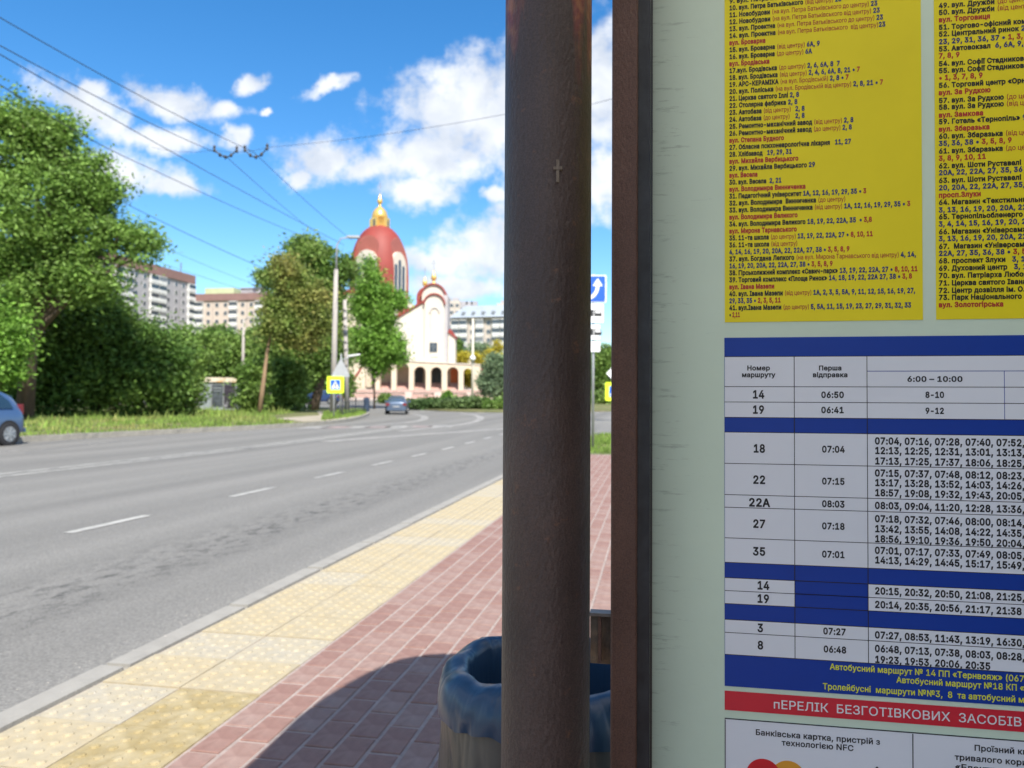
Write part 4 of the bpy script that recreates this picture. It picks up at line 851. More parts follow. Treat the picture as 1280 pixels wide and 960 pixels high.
# ------------------------------------------------------------------ kiosk behind the verge
kb = gnd(250, 513, .02); kio = empty('kiosk', kb, R(6)); tag(kio, 'small grey poster kiosk with orange top in the bushes', 'kiosk'); Yk = kb.y; kw = 44 * Yk / F; kh = 36 * Yk / F
M_KG = mat('grey_kiosk_panel', (0.23, 0.26, 0.265), .7, .08, 2)
MB().box((kw / 2, .8, kh / 2), (kw, 1.6, kh)).build('body', M_KG, kio)
MB().box((kw / 2, -.02, kh + .14), (kw * 1.02, .2, .34)).build('sign_band', mat('worn_orange_band', (0.55, 0.30, 0.08), .7, .25, 3, col2=(.6, .52, .4), c2pos=(.45, .55)), kio)
MB().box((kw * .48, -.03, kh * .52), (kw * .28, .05, kh * .74)).build('poster_panel', mat('dark_poster', (0.06, 0.07, 0.08), .4, .5, 2.5), kio)
MB().box((kw * .82, -.03, kh * .50), (kw * .30, .05, kh * .80)).build('poster_panel', mat('dark_photo_poster', (0.035, 0.03, 0.04), .4, .6, 2.5, col2=(.2, .2, .22), c2pos=(.6, .68)), kio)
MB().box((kw * .48, -.075, kh * .78), (kw * .24, .02, .07)).box((kw * .48, -.075, kh * .68), (kw * .20, .02, .05)).build('poster_text', M_KG, kio)
for x in (kw * .32, kw * .65, kw * .985): MB().box((x, -.04, kh / 2), (.08, .1, kh)).build('frame_bar', M_STEEL, kio)

# ------------------------------------------------------------------ cars
M_TYRE = mat('tyre_rubber', (0.02, 0.02, 0.022), .85); M_RIM = mat('alloy', (0.5, 0.51, 0.53), .3, .05, 5, metal=.8); M_CGL = mat('car_glass', (0.02, 0.04, 0.06), .05, .1, 1, spec=1.0)
M_LAMPR = mat('red_tail_lamp', (0.16, 0.02, 0.025), .2, .1, 5); M_ARCH = mat('wheel_arch_black', (0.012, 0.012, 0.013), .9); M_HEAD = mat('headlamp', (.6, .62, .65), .15, .05, 5)
def car(name, label, st, paint, wheels, wr, loc, rz, kind):
    """st: stations along x (front positive): x, half width, z bottom, z belt, z top, roof half width"""
    root = empty(name, loc, rz); tag(root, label, 'car')
    ring = lambda s: [(0, s[2]), (s[1] * .88, s[2]), (s[1] * .985, s[2] + .10), (s[1], (s[2] + s[3]) / 2), (s[1] * .975, s[3]), (s[5] * 1.0, s[4] - .07 if s[4] > s[3] + .1 else s[4] - .02), (s[5] * .82, s[4]), (0, s[4] + .015)]
    mb = MB(); vs = []; n = 0
    for s in st:
        rg = ring(s); full = rg + [(-a, b) for a, b in rg[-2:0:-1]]; n = len(full); vs += [(s[0], a, b) for a, b in full]
    fs = [(i * n + k, i * n + (k + 1) % n, (i + 1) * n + (k + 1) % n, (i + 1) * n + k) for i in range(len(st) - 1) for k in range(n)] + [tuple(range(n)), tuple((len(st) - 1) * n + k for k in range(n))]
    b = mb.add(vs, fs).build('body', paint, root, smooth=True)
    sm = b.modifiers.new('s', 'SUBSURF'); sm.levels = 2; sm.render_levels = 2
    def side(x, t):                                        # a point on the glasshouse side: t 0 belt, 1 roof edge
        for a, c in zip(st[:-1], st[1:]):
            lo, hi = min(a[0], c[0]), max(a[0], c[0])
            if lo <= x <= hi:
                f_ = (x - a[0]) / (c[0] - a[0]); s = [a[i] + (c[i] - a[i]) * f_ for i in range(6)]
                return Vector((x, s[1] * .975 + (s[5] - s[1] * .975) * t, s[3] + (s[4] - .07 - s[3]) * t))
    for sgn in (-1, 1):
        for pan in kind['side']:
            pts = [side(x, t) for x, t in pan]; m = MB(); q = [(p.x, sgn * (p.y + .012), p.z) for p in pts]; q2 = [(p.x, sgn * (p.y - .02), p.z) for p in pts]; k = len(q)
            m.add(q + q2, [tuple(range(k)), tuple(range(2 * k - 1, k - 1, -1))] + [(i, (i + 1) % k, k + (i + 1) % k, k + i) for i in range(k)]).build('side_window', M_CGL, root)
        for wx in wheels:
            MB().tube([(wx, sgn * (kind['hw'] - .02), wr + .015), (wx, sgn * (kind['hw'] + .006), wr + .015)], wr + .05, 22).build('wheel_arch', M_ARCH, root)
            wo_ = MB().tube([(wx, sgn * (kind['hw'] - .16), wr), (wx, sgn * (kind['hw'] + .012), wr), (wx, sgn * (kind['hw'] + .022), wr)], [wr, wr, wr * .93], 22).build('wheel', M_TYRE, root)
            MB().tube([(wx, sgn * (kind['hw'] + .0), wr), (wx, sgn * (kind['hw'] + .026), wr)], wr * .66, 20).build('rim', M_STEEL, wo_)
            sp_ = MB()
            for k in range(7):
                a = k * 2 * math.pi / 7; sp_.box((wx + math.cos(a) * wr * .33, sgn * (kind['hw'] + .03), wr + math.sin(a) * wr * .33), (wr * .62, .02, wr * .14), tilt=Matrix.Rotation(-a, 3, 'Y'))
            sp_.tube([(wx, sgn * (kind['hw'] + .02), wr), (wx, sgn * (kind['hw'] + .045), wr)], wr * .17, 10).build('spokes', M_RIM, wo_)
        for z0, z1, y0, y1, x in kind['tail']:
            MB().box((x, sgn * (y0 + y1) / 2, (z0 + z1) / 2), (.10, y1 - y0, z1 - z0)).build('tail_lamp', M_LAMPR, root)
        MB().box((kind['hx'], sgn * kind['hw'] * .72, .68), (.12, .34, .14)).build('headlamp', M_HEAD, root)
        for hx_ in kind['handles']: MB().box((hx_, sgn * (kind['hw'] + .002), kind['hz']), (.17, .03, .035)).build('door_handle', kind.get('hm', paint), root)
        MB().box((kind['mx'], sgn * (kind['hw'] + .09), kind['hz'] + .12), (.14, .18, .13)).build('mirror', paint, root)
    a, c = kind['rear']; MB().add([(a[0], -a[1], a[2]), (a[0], a[1], a[2]), (c[0], c[1], c[2]), (c[0], -c[1], c[2]), (a[0] + .04, -a[1], a[2]), (a[0] + .04, a[1], a[2]), (c[0] + .04, c[1], c[2]), (c[0] + .04, -c[1], c[2])], [(0, 1, 2, 3), (4, 7, 6, 5), (0, 4, 5, 1), (1, 5, 6, 2), (2, 6, 7, 3), (3, 7, 4, 0)]).build('rear_window', M_CGL, root)
    a, c = kind['front']; MB().add([(a[0], -a[1], a[2]), (a[0], a[1], a[2]), (c[0], c[1], c[2]), (c[0], -c[1], c[2]), (a[0] - .04, -a[1], a[2]), (a[0] - .04, a[1], a[2]), (c[0] - .04, c[1], c[2]), (c[0] - .04, -c[1], c[2])], [(0, 1, 2, 3), (4, 7, 6, 5), (0, 4, 5, 1), (1, 5, 6, 2), (2, 6, 7, 3), (3, 7, 4, 0)]).build('windscreen', M_CGL, root)
    MB().box((kind['px'], 0, kind['pz']), (.03, .5, .11)).build('number_plate', mat('plate_white', (.30, .31, .33), .5), root)
    MB().box((kind['px'] + .03, 0, kind['pz'] - .22), (.10, kind['hw'] * 1.7, .12)).build('rear_bumper', kind.get('bm', paint), root)
    return root
M_CARB = mat('silver_blue_paint', (0.07, 0.125, 0.24), .3, .03, 3, metal=.35, coat=.6); M_CARS = mat('grey_blue_paint', (0.10, 0.14, 0.21), .32, .03, 3, metal=.35, coat=.6); M_CARD = mat('dark_blue_paint', (0.03, 0.06, 0.16), .3, .03, 3, metal=.3, coat=.6)
hatch = [(-1.93, .55, .38, .75, .95, .5), (-1.86, .76, .30, .86, 1.08, .56), (-1.70, .82, .26, .93, 1.30, .57), (-1.42, .83, .24, .95, 1.47, .58), (-.9, .835, .22, .94, 1.55, .60), (-.2, .835, .22, .93, 1.57, .61), (.35, .835, .22, .92, 1.50, .60), (.80, .83, .22, .93, 1.22, .62), (1.12, .82, .22, .93, 1.0, .64), (1.6, .79, .24, .84, .88, .6), (1.88, .66, .28, .66, .72, .52), (1.95, .5, .34, .58, .62, .4)]
hk = dict(hw=.83, side=[[(-1.42, .12), (-1.36, .55), (-1.15, .86), (-.88, .90), (-.88, .10)], [(-.80, .10), (-.80, .92), (-.12, .92), (-.12, .08)], [(-.04, .08), (-.04, .92), (.32, .88), (.85, .12)]], tail=[(.84, 1.12, .56, .74, -1.77)], hx=1.78,
          handles=(-.62, .22), hz=.86, mx=.62, rear=((-1.80, .60, 1.03), (-1.60, .52, 1.36)), front=((1.06, .62, 1.06), (.50, .55, 1.44)), px=-1.93, pz=.62, hm=M_ARCH)
gc = gnd(11, 557, -.1)
hcar = car('car', 'blue grey small hatchback leaving the frame at the left edge', hatch, M_CARB, (-1.25, 1.2), .31, (0, 0, 0), 0, hk)
hd = -U.copy(); hcar.rotation_euler.z = math.atan2(hd.y, hd.x)
side_off = Vector((-hd.y, hd.x, 0)) ; side_off = side_off if side_off.y < 0 else -side_off
hcar.location = Vector((gc.x, gc.y, G(gc.y) - .1)) + hd * 1.25 - side_off * .83
sed = [(-2.12, .55, .40, .78, .86, .5), (-2.05, .76, .30, .86, .98, .62), (-1.75, .81, .26, .90, 1.03, .64), (-1.35, .825, .24, .92, 1.10, .60), (-.85, .83, .22, .92, 1.36, .55), (-.3, .83, .22, .92, 1.43, .56), (.3, .83, .22, .91, 1.41, .56), (.85, .83, .22, .91, 1.16, .58), (1.2, .82, .22, .9, .98, .62), (1.75, .78, .24, .80, .86, .58), (2.02, .66, .28, .66, .72, .5), (2.1, .5, .34, .58, .62, .4)]
sk = dict(hw=.825, side=[[(-1.2, .1), (-.85, .85), (-.6, .9), (-.6, .1)], [(-.52, .1), (-.52, .9), (.05, .9), (.05, .08)], [(.12, .08), (.12, .9), (.4, .86), (.9, .12)]], tail=[(.68, .88, .50, .78, -2.06)], hx=1.95,
          handles=(-.4, .35), hz=.84, mx=.7, rear=((-1.42, .60, 1.06), (-.92, .50, 1.37)), front=((1.1, .6, 1.0), (.55, .52, 1.34)), px=-2.13, pz=.62)
sc_ = gnd(493, 518, -.1)
scar = car('car', 'grey blue sedan seen from behind turning towards the church', sed, M_CARS, (-1.28, 1.3), .30, (sc_.x, sc_.y + 1.3, G(sc_.y + 1) - .1), math.pi / 2 + R(6), sk); scar.rotation_euler.x = 0
scar.rotation_euler.y = -R(1.2); scar.scale = (.9, .9, .92)
pcar = car('car', 'dark blue car parked on the side street behind the thick trunk', sed, M_CARD, (-1.28, 1.3), .30, (at(401, 500, 80).x, 80, G(80) - .09), R(175), sk)

# ------------------------------------------------------------------ bus shelter
def paint_mat(name, c, rust, red=None):
    m = mat(name, c, .48, .24, 9, bump=.0016, bscale=210, spec=.4, col2=rust, c2pos=(.52, .75), stretch=(1, 1, .55))
    return m
M_PIPE = paint_mat('brown_pipe_paint', (0.058, 0.040, 0.035), (0.105, 0.062, 0.045)); M_POST = paint_mat('brown_post_paint', (0.115, 0.060, 0.044), (0.085, 0.050, 0.040))
def speckle(m, amt, red=False):
    t = m.node_tree; b = t.nodes['Principled BSDF']; src = b.inputs['Base Color'].links[0].from_socket; co = N(t, 'ShaderNodeTexCoord')
    n = N(t, 'ShaderNodeTexNoise'); n.inputs['Scale'].default_value = 520; n.inputs['Detail'].default_value = 3; t.links.new(co.outputs['Object'], n.inputs['Vector'])
    r_ = N(t, 'ShaderNodeMapRange'); t.links.new(n.outputs['Fac'], r_.inputs[0]); r_.inputs[1].default_value = .36; r_.inputs[2].default_value = .62; r_.inputs[3].default_value = 1 - amt; r_.inputs[4].default_value = 1 + amt
    sc = N(t, 'ShaderNodeVectorMath', operation='SCALE'); t.links.new(src, sc.inputs[0]); t.links.new(r_.outputs[0], sc.inputs['Scale']); out = sc.outputs[0]
    if red:   # runs of older red and orange paint near the top of the pipe
        sp_ = N(t, 'ShaderNodeSeparateXYZ'); t.links.new(co.outputs['Object'], sp_.inputs[0])
        mp = N(t, 'ShaderNodeMapping'); mp.inputs['Scale'].default_value = (26, 26, 4.5); t.links.new(co.outputs['Object'], mp.inputs[0])
        n2 = N(t, 'ShaderNodeTexNoise'); n2.inputs['Scale'].default_value = 1; n2.inputs['Detail'].default_value = 5; t.links.new(mp.outputs[0], n2.inputs['Vector'])
        hgt = math_node(t, 'MULTIPLY', math_node(t, 'SUBTRACT', sp_.outputs[2], 1.50), 2.2)
        hgt = math_node(t, 'MINIMUM', hgt, .32)
        f_ = math_node(t, 'MULTIPLY', math_node(t, 'SUBTRACT', math_node(t, 'ADD', n2.outputs['Fac'], math_node(t, 'MINIMUM', hgt, .3)), .71), 9, clamp=True)
        n3 = N(t, 'ShaderNodeTexNoise'); n3.inputs['Scale'].default_value = 60; t.links.new(co.outputs['Object'], n3.inputs['Vector'])
        cr = N(t, 'ShaderNodeValToRGB'); cr.color_ramp.elements[0].position = .45; cr.color_ramp.elements[0].color = (.20, .045, .04, 1); cr.color_ramp.elements[1].position = .62; cr.color_ramp.elements[1].color = (.34, .13, .06, 1); t.links.new(n3.outputs['Fac'], cr.inputs[0])
        mx = N(t, 'ShaderNodeMix'); mx.data_type = 'RGBA'; t.links.new(math_node(t, 'MULTIPLY', f_, .8), mx.inputs[0]); t.links.new(out, mx.inputs[6]); t.links.new(cr.outputs[0], mx.inputs[7]); out = mx.outputs[2]
    n6 = N(t, 'ShaderNodeTexNoise'); n6.inputs['Scale'].default_value = 42; n6.inputs['Detail'].default_value = 9; n6.inputs['Roughness'].default_value = .72; t.links.new(co.outputs['Object'], n6.inputs['Vector'])
    f6 = math_node(t, 'MULTIPLY', math_node(t, 'SUBTRACT', n6.outputs['Fac'], .60), 14, clamp=True)
    m6 = N(t, 'ShaderNodeMix'); m6.data_type = 'RGBA'; t.links.new(math_node(t, 'MULTIPLY', f6, .55), m6.inputs[0]); t.links.new(out, m6.inputs[6]); m6.inputs[7].default_value = (.17, .085, .05, 1); out = m6.outputs[2]
    t.links.new(out, b.inputs['Base Color'])
speckle(M_PIPE, .22, True); speckle(M_POST, .18)
M_DARKG = mat('black_gasket', (0.022, 0.025, 0.03), .5, .5, 25, bump=.001, bscale=60, col2=(.06, .065, .07), c2pos=(.6, .75))
def board_mat():
    m = mat('pale_green_board', (0.66, 0.79, 0.63), .45, .05, 3, spec=.4, bump=.0002, bscale=90)
    t = m.node_tree; b = t.nodes['Principled BSDF']; src = b.inputs['Base Color'].links[0].from_socket; co = N(t, 'ShaderNodeTexCoord')
    mp = N(t, 'ShaderNodeMapping'); mp.inputs['Scale'].default_value = (17, 120, 1); t.links.new(co.outputs['Object'], mp.inputs[0])
    n = N(t, 'ShaderNodeTexNoise'); n.inputs['Scale'].default_value = 1; n.inputs['Detail'].default_value = 7; n.inputs['Roughness'].default_value = .75; t.links.new(mp.outputs[0], n.inputs['Vector'])
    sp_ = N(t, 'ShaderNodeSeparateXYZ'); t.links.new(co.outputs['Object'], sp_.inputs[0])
    edge = math_node(t, 'SUBTRACT', 1.0, math_node(t, 'MULTIPLY', sp_.outputs[0], 9.0), clamp=True)      # soft dark gradient and denser dirt scratches beside the gasket
    n5 = N(t, 'ShaderNodeTexNoise'); n5.inputs['Scale'].default_value = 6; n5.inputs['Detail'].default_value = 4; t.links.new(co.outputs['Object'], n5.inputs['Vector'])
    sc_n = math_node(t, 'MULTIPLY', math_node(t, 'SUBTRACT', math_node(t, 'ADD', n.outputs['Fac'], math_node(t, 'MULTIPLY', edge, .13)), .66), 9.0, clamp=True)
    g = math_node(t, 'MULTIPLY', sc_n, math_node(t, 'MULTIPLY', n5.outputs['Fac'], 1.1))
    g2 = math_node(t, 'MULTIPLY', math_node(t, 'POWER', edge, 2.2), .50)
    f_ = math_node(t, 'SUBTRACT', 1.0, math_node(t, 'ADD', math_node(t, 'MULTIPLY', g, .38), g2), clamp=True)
    sc = N(t, 'ShaderNodeVectorMath', operation='SCALE'); t.links.new(src, sc.inputs[0]); t.links.new(f_, sc.inputs['Scale']); t.links.new(sc.outputs[0], b.inputs['Base Color']); return m
M_BOARD = board_mat()
EB = Vector((math.cos(TH), -math.sin(TH), 0)); NB = Vector((-math.sin(TH), -math.cos(TH), 0))     # along the board, and out of it
P0 = at(812.5, 500, 1.13); P0.z = 0
def bp(px, py):
    d = ray(px, py); o = Vector((0, 0, CAMH)); k = (P0 - o).dot(NB) / d.dot(NB); p = o + d * k; return ((p - P0).dot(EB), p.z)
sh = empty('bus_shelter', (P0.x, P0.y, 0)); tag(sh, 'bus shelter end with brown pipe, brown frame post and pale green board', 'bus shelter')
def B(x, y, z): return EB * x + NB * y + Z_ * z            # shelter coordinates: along the board, towards the viewer, up
TB = Matrix((EB, NB, Z_)).transposed()
def bbox(name, x0, x1, y0, y1, z0, z1, m, bev=0.0):
    o = MB().box(tuple(B((x0 + x1) / 2, (y0 + y1) / 2, (z0 + z1) / 2)), (x1 - x0, y1 - y0, z1 - z0), tilt=TB).build(name, m, sh)
    if bev: mo = o.modifiers.new('b', 'BEVEL'); mo.width = bev; mo.segments = 2
    return o
bm_ = Matrix((EB, Z_, NB)).transposed().to_4x4()
panel = MB().box((.55, 1.22, -.006), (1.10, 2.1, .012)).build('board', M_BOARD, sh); panel.matrix_local = bm_
xp0, _ = bp(764.5, 500); xp1, _ = bp(797, 500)
bbox('frame_post', xp0, xp1, -.028, .014, -.02, 2.28, M_POST, .003)
bbox('gasket', xp1 - .004, .0, -.02, .004, .1, 2.27, M_DARKG)
bbox('edge_trim', .0005, .0035, -.004, .0012, .17, 2.27, mat('thin_black_edge', (.015, .02, .02), .4))
bbox('frame_post', 1.10, 1.14, -.028, .014, -.02, 2.28, M_POST, .003)
bbox('bottom_rail', xp1, 1.10, -.028, .002, .12, .165, M_POST)
pp = at(683.5, 500, .944); pp.z = 0; pl = pp - Vector((P0.x, P0.y, 0)); pr = .0535
MB().tube([tuple(pl + Vector((0, 0, z))) for z in (-.05, .8, 1.6, 2.29)], pr, 64).build('pipe', M_PIPE, sh, smooth=45)
MB().lathe([(.13, 0), (.13, .012), (.06, .013)], tuple(pl), 24).build('base_plate', M_PIPE, sh)
# weld cross on the pipe
wq = ray(697, 217); wn_ = Vector((wq.x, wq.y, 0)).normalized()
wz = at(697, 217, .9).z; wx = at(697, 217, .892)
wc = Vector((wx.x, 0, wz)); wc.y = math.sqrt(max(pr ** 2 - (wx.x - pp.x) ** 2, 0)); wc.y = pp.y - wc.y
wl = wc - Vector((P0.x, P0.y, 0))
MB().box(tuple(wl), (.0035, .0055, .026)).box(tuple(wl + Vector((0, -.0006, .003))), (.010, .0055, .0035)).build('weld_mark', mat('pale_scuff', (.17, .135, .10), .7, .2, 300, bump=.001, bscale=400), sh)
# bracket joining pipe and post
a_ = at(738, 811, 1.06); zb0 = at(750, 846, 1.10).z; zb1 = at(750, 778, 1.10).z
bx0 = (at(733, 800, 1.09) - P0).dot(EB); 
o = bbox('bracket', bx0, xp0, -.02, -.012, zb0, zb1, mat('rusty_bracket', (.10, .075, .055), .7, .35, 40, bump=.002, bscale=90, col2=(.19, .12, .07), c2pos=(.5, .6)))
bbox('bracket_rib', bx0 + .012, bx0 + .017, -.012, -.004, zb0 + .004, zb1 - .002, M_POST)
bbox('bracket_top', bx0, xp0, -.022, .0, zb1 - .0035, zb1 + .001, mat('worn_edge', (.16, .14, .13), .5, .2, 60))
# flat roof with a rounded corner above the stop; its shade falls over bin and pavers
loc0 = Vector((P0.x, P0.y, 0))
def shadow_to_roof(px, py, zr): g_ = gnd(px, py, 0.0); k = zr / sun_dir.z; return g_ + Vector((sun_dir.x * k, sun_dir.y * k, 0))
zr = 2.32
edge = [shadow_to_roof(*q, zr) for q in ((316, 958), (344, 930), (372, 902), (405, 878), (441, 856), (465, 843), (487, 833), (505, 827), (525, 823), (567, 820))]
e0 = edge[0] - U * 3.6; e1 = edge[-1] + EB * 2.4; e2 = e1 - U * 4.6; poly = [e0] + edge + [e1, e2, e0 - U * .6]
poly = [edge[0] - U * 2.1] + edge + [e1, e1 - U * 3.3]
MB().prism([(p.x - P0.x, p.y - P0.y) for p in poly], (0, 0, zr), X_, Y_, Z_, .05).build('roof', mat('roof_sheet', (.80, .78, .74), .7, .1, 3, trans=.8), sh)  # sheet made translucent to pass more light onto the board
for s_ in (0.0, -1.1, -2.3): 
    q = -U * abs(s_) ; MB().box(tuple(Vector((EB.x * .72, EB.y * .72, 0)) + q + Vector((0, 0, zr - .021))), (1.5, .04, .04), rz=RZ).build('roof_beam', M_POST, sh)
for s_ in (-2.4,): MB().tube([tuple(pl - U * abs(s_) + Vector((0, 0, z))) for z in (-.05, 2.29)], pr, 24).build('pipe', M_PIPE, sh, smooth=45)

bbox('back_wall', 1.16, 1.19, -.05, 2.7, .12, 2.26, mat('dark_brown_sheet', (.05, .04, .035), .6, .12, 3))
for q in range(3): bbox('back_post', 1.13, 1.158, q * 1.28 + .05, q * 1.18 + .09, -.02, 2.28, M_POST)
for q in range(3): bbox('bench_slat', .72 + q * .115, .82 + q * .115, .9, 2.6, .44, .475, mat('bench_wood', (.16, .10, .06), .7, .2, 8))
for q in (1.1, 2.4): bbox('bench_leg', .74, 1.03, q, q + .04, -.02, .44, M_POST)

# ------------------------------------------------------------------ printed notices
try: FONT = bpy.data.fonts.load(bpy.utils.system_resource('DATAFILES', path='fonts') + '/Inter.woff2')     # Blender's own interface font
except Exception: FONT = None
from mathutils.geometry import delaunay_2d_cdt
def outline(body):
    cu = bpy.data.curves.new('t', 'FONT'); cu.font = FONT or cu.font; cu.body = body; cu.resolution_u = 2; cu.fill_mode = 'NONE'
    ob = bpy.data.objects.new('t', cu); me = bpy.data.meshes.new_from_object(ob)
    V = [(v.co.x, v.co.y) for v in me.vertices]; E = [tuple(e.vertices) for e in me.edges]
    bpy.data.objects.remove(ob); bpy.data.meshes.remove(me); bpy.data.curves.remove(cu); return V, E
def loops_of(V, E):
    adj = {}
    for a, b in E: adj.setdefault(a, []).append(b); adj.setdefault(b, []).append(a)
    seen = set(); out = []
    for s0 in range(len(V)):
        if s0 in seen or s0 not in adj: continue
        L = [s0]; seen.add(s0); nx = [q for q in adj[s0] if q == s0 + 1] or adj[s0]; c = nx[0]
        while c not in seen:
            L.append(c); seen.add(c); n = [q for q in adj[c] if q not in seen]
            if not n: break
            c = n[0]
        out.append([V[i] for i in L])
    return out
def area(L): return sum(L[i - 1][0] * L[i][1] - L[i][0] * L[i - 1][1] for i in range(len(L))) / 2
GC = {}; ADV = {}
def glyph(ch, off):
    if (ch, off) in GC: return GC[ch, off]
    LS = loops_of(*outline(ch)) if ch.strip() else []
    LS = [[p for i, p in enumerate(L) if (Vector(p) - Vector(L[i - 1])).length > 1e-5] for L in LS]
    if LS:
        sg = 1 if area(max(LS, key=lambda L: abs(area(L)))) > 0 else -1
        if off:
            new = []
            for L in LS:
                M = []
                for i in range(len(L)):
                    p = Vector(L[i]); d0 = (p - Vector(L[i - 1])).normalized(); d1 = (Vector(L[(i + 1) % len(L)]) - p).normalized()
                    n0 = Vector((d0.y, -d0.x)) * sg; n1 = Vector((d1.y, -d1.x)) * sg; n = n0 + n1; k = n.length
                    n = n / k if k > 1e-3 else n0; M.append(tuple(p + n * off / max(.5, n.dot(n0))))
                new.append(M)
            LS = new
        pts = [p for L in LS for p in L]; ed = []; k = 0
        for L in LS: ed += [(k + i, k + (i + 1) % len(L)) for i in range(len(L))]; k += len(L)
        r_ = delaunay_2d_cdt([Vector(p) for p in pts], ed, [], 0, 1e-6); V = [tuple(v) for v in r_[0]]; T = []
        for t in r_[2]:
            q = [V[i] for i in t]; px = sum(a[0] for a in q) / 3; py = sum(a[1] for a in q) / 3; w = 0
            for L in LS:
                for i in range(len(L)):
                    (x0, y0), (x1, y1) = L[i - 1], L[i]
                    if (y0 <= py) != (y1 <= py) and px < x0 + (py - y0) / (y1 - y0) * (x1 - x0): w += 1 if y1 > y0 else -1
            if w: T.append(tuple(t))
    else: V, T = [], []
    GC[ch, off] = (V, T); return GC[ch, off]
def advance(ch):
    if ch not in ADV:
        w = lambda t: max(v[0] for v in outline(t)[0])
        ADV[ch] = w('H' + ch + 'H') - w('HH')
    return ADV[ch]
CAP = max(v[1] for v in outline('H')[0])
INK = {'k': mat('black_ink', (.008, .009, .012), .5, .05, 9), 'b': mat('blue_ink', (.006, .025, .16), .5, .05, 9), 'r': mat('red_ink', (.45, .025, .015), .5, .05, 9), 'y': mat('yellow_ink', (.80, .82, .04), .5, .05, 9), 'w': mat('white_ink', (.84, .82, .84), .5, .05, 9), 't': mat('thin_red_ink', (.42, .035, .02), .5, .05, 9)}
KEYS = 'kbrywt'; INKS = [INK[k] for k in KEYS]
class Sheet:
    """lettering of one notice, in board coordinates"""
    def __init__(s): s.mb = MB()
    def text(s, x, z, cap, segs, width=None, align='l', bold=.018, zoff=.0012, xs=1.0, maxx=None):
        cur = 0.0; put = []
        for t, c in segs:
            for ch in t: put.append((ch, c, cur)); cur += advance(ch) + (0.0 if c == 't' else bold * .8)
        sc = cap / CAP; kx = sc * xs if width is None else width / cur; x0 = x if align == 'l' else x - cur * kx / 2
        for ch, c, cx in put:
            V, T = glyph(ch, .009 if c == 't' else bold); base = len(s.mb.v)
            if maxx and x0 + (cx + advance(ch)) * kx > maxx: break
            s.mb.v += [(x0 + (cx + a) * kx, z + b * sc, zoff) for a, b in V]; s.mb.f += [tuple(base + i for i in t) for t in T]; s.mb.m += [KEYS.index(c)] * len(T)
    def build(s, name, parent):
        me = bpy.data.meshes.new(name); me.from_pydata(s.mb.v, [], s.mb.f)
        for m in INKS: me.materials.append(m)
        me.polygons.foreach_set('material_index', s.mb.m); me.update(); o = bpy.data.objects.new(name, me); return link(o, parent)
M_YEL = mat('yellow_paper', (0.88, 0.74, 0.012), .5, .05, 4, spec=.35, bump=.0002, bscale=30); M_BLU = mat('blue_print', (0.004, 0.045, 0.34), .45, .04, 4, spec=.35); M_PAP = mat('white_paper', (0.80, 0.83, 0.88), .5, .03, 3, spec=.35, bump=.0002, bscale=30); M_REDP = mat('red_print', (0.66, 0.02, 0.04), .45, .05, 4)
def notice(name, label):
    r_ = empty(name); r_.matrix_world = Matrix.Translation((P0.x, P0.y, 0)) @ bm_; tag(r_, label, 'notice'); return r_
def rect(root, name, x0, x1, z0, z1, off, m, th=.0004): return MB().box(((x0 + x1) / 2, (z0 + z1) / 2, off - th / 2), (x1 - x0, z1 - z0, th)).build(name, m, root)
PXM = .5 * (bp(1000, 300)[0] - bp(999, 300)[0]) + .5 * (bp(1100, 300)[0] - bp(1099, 300)[0])
def vh(px): return (bp(px, 480)[1] - bp(px, 481)[1])
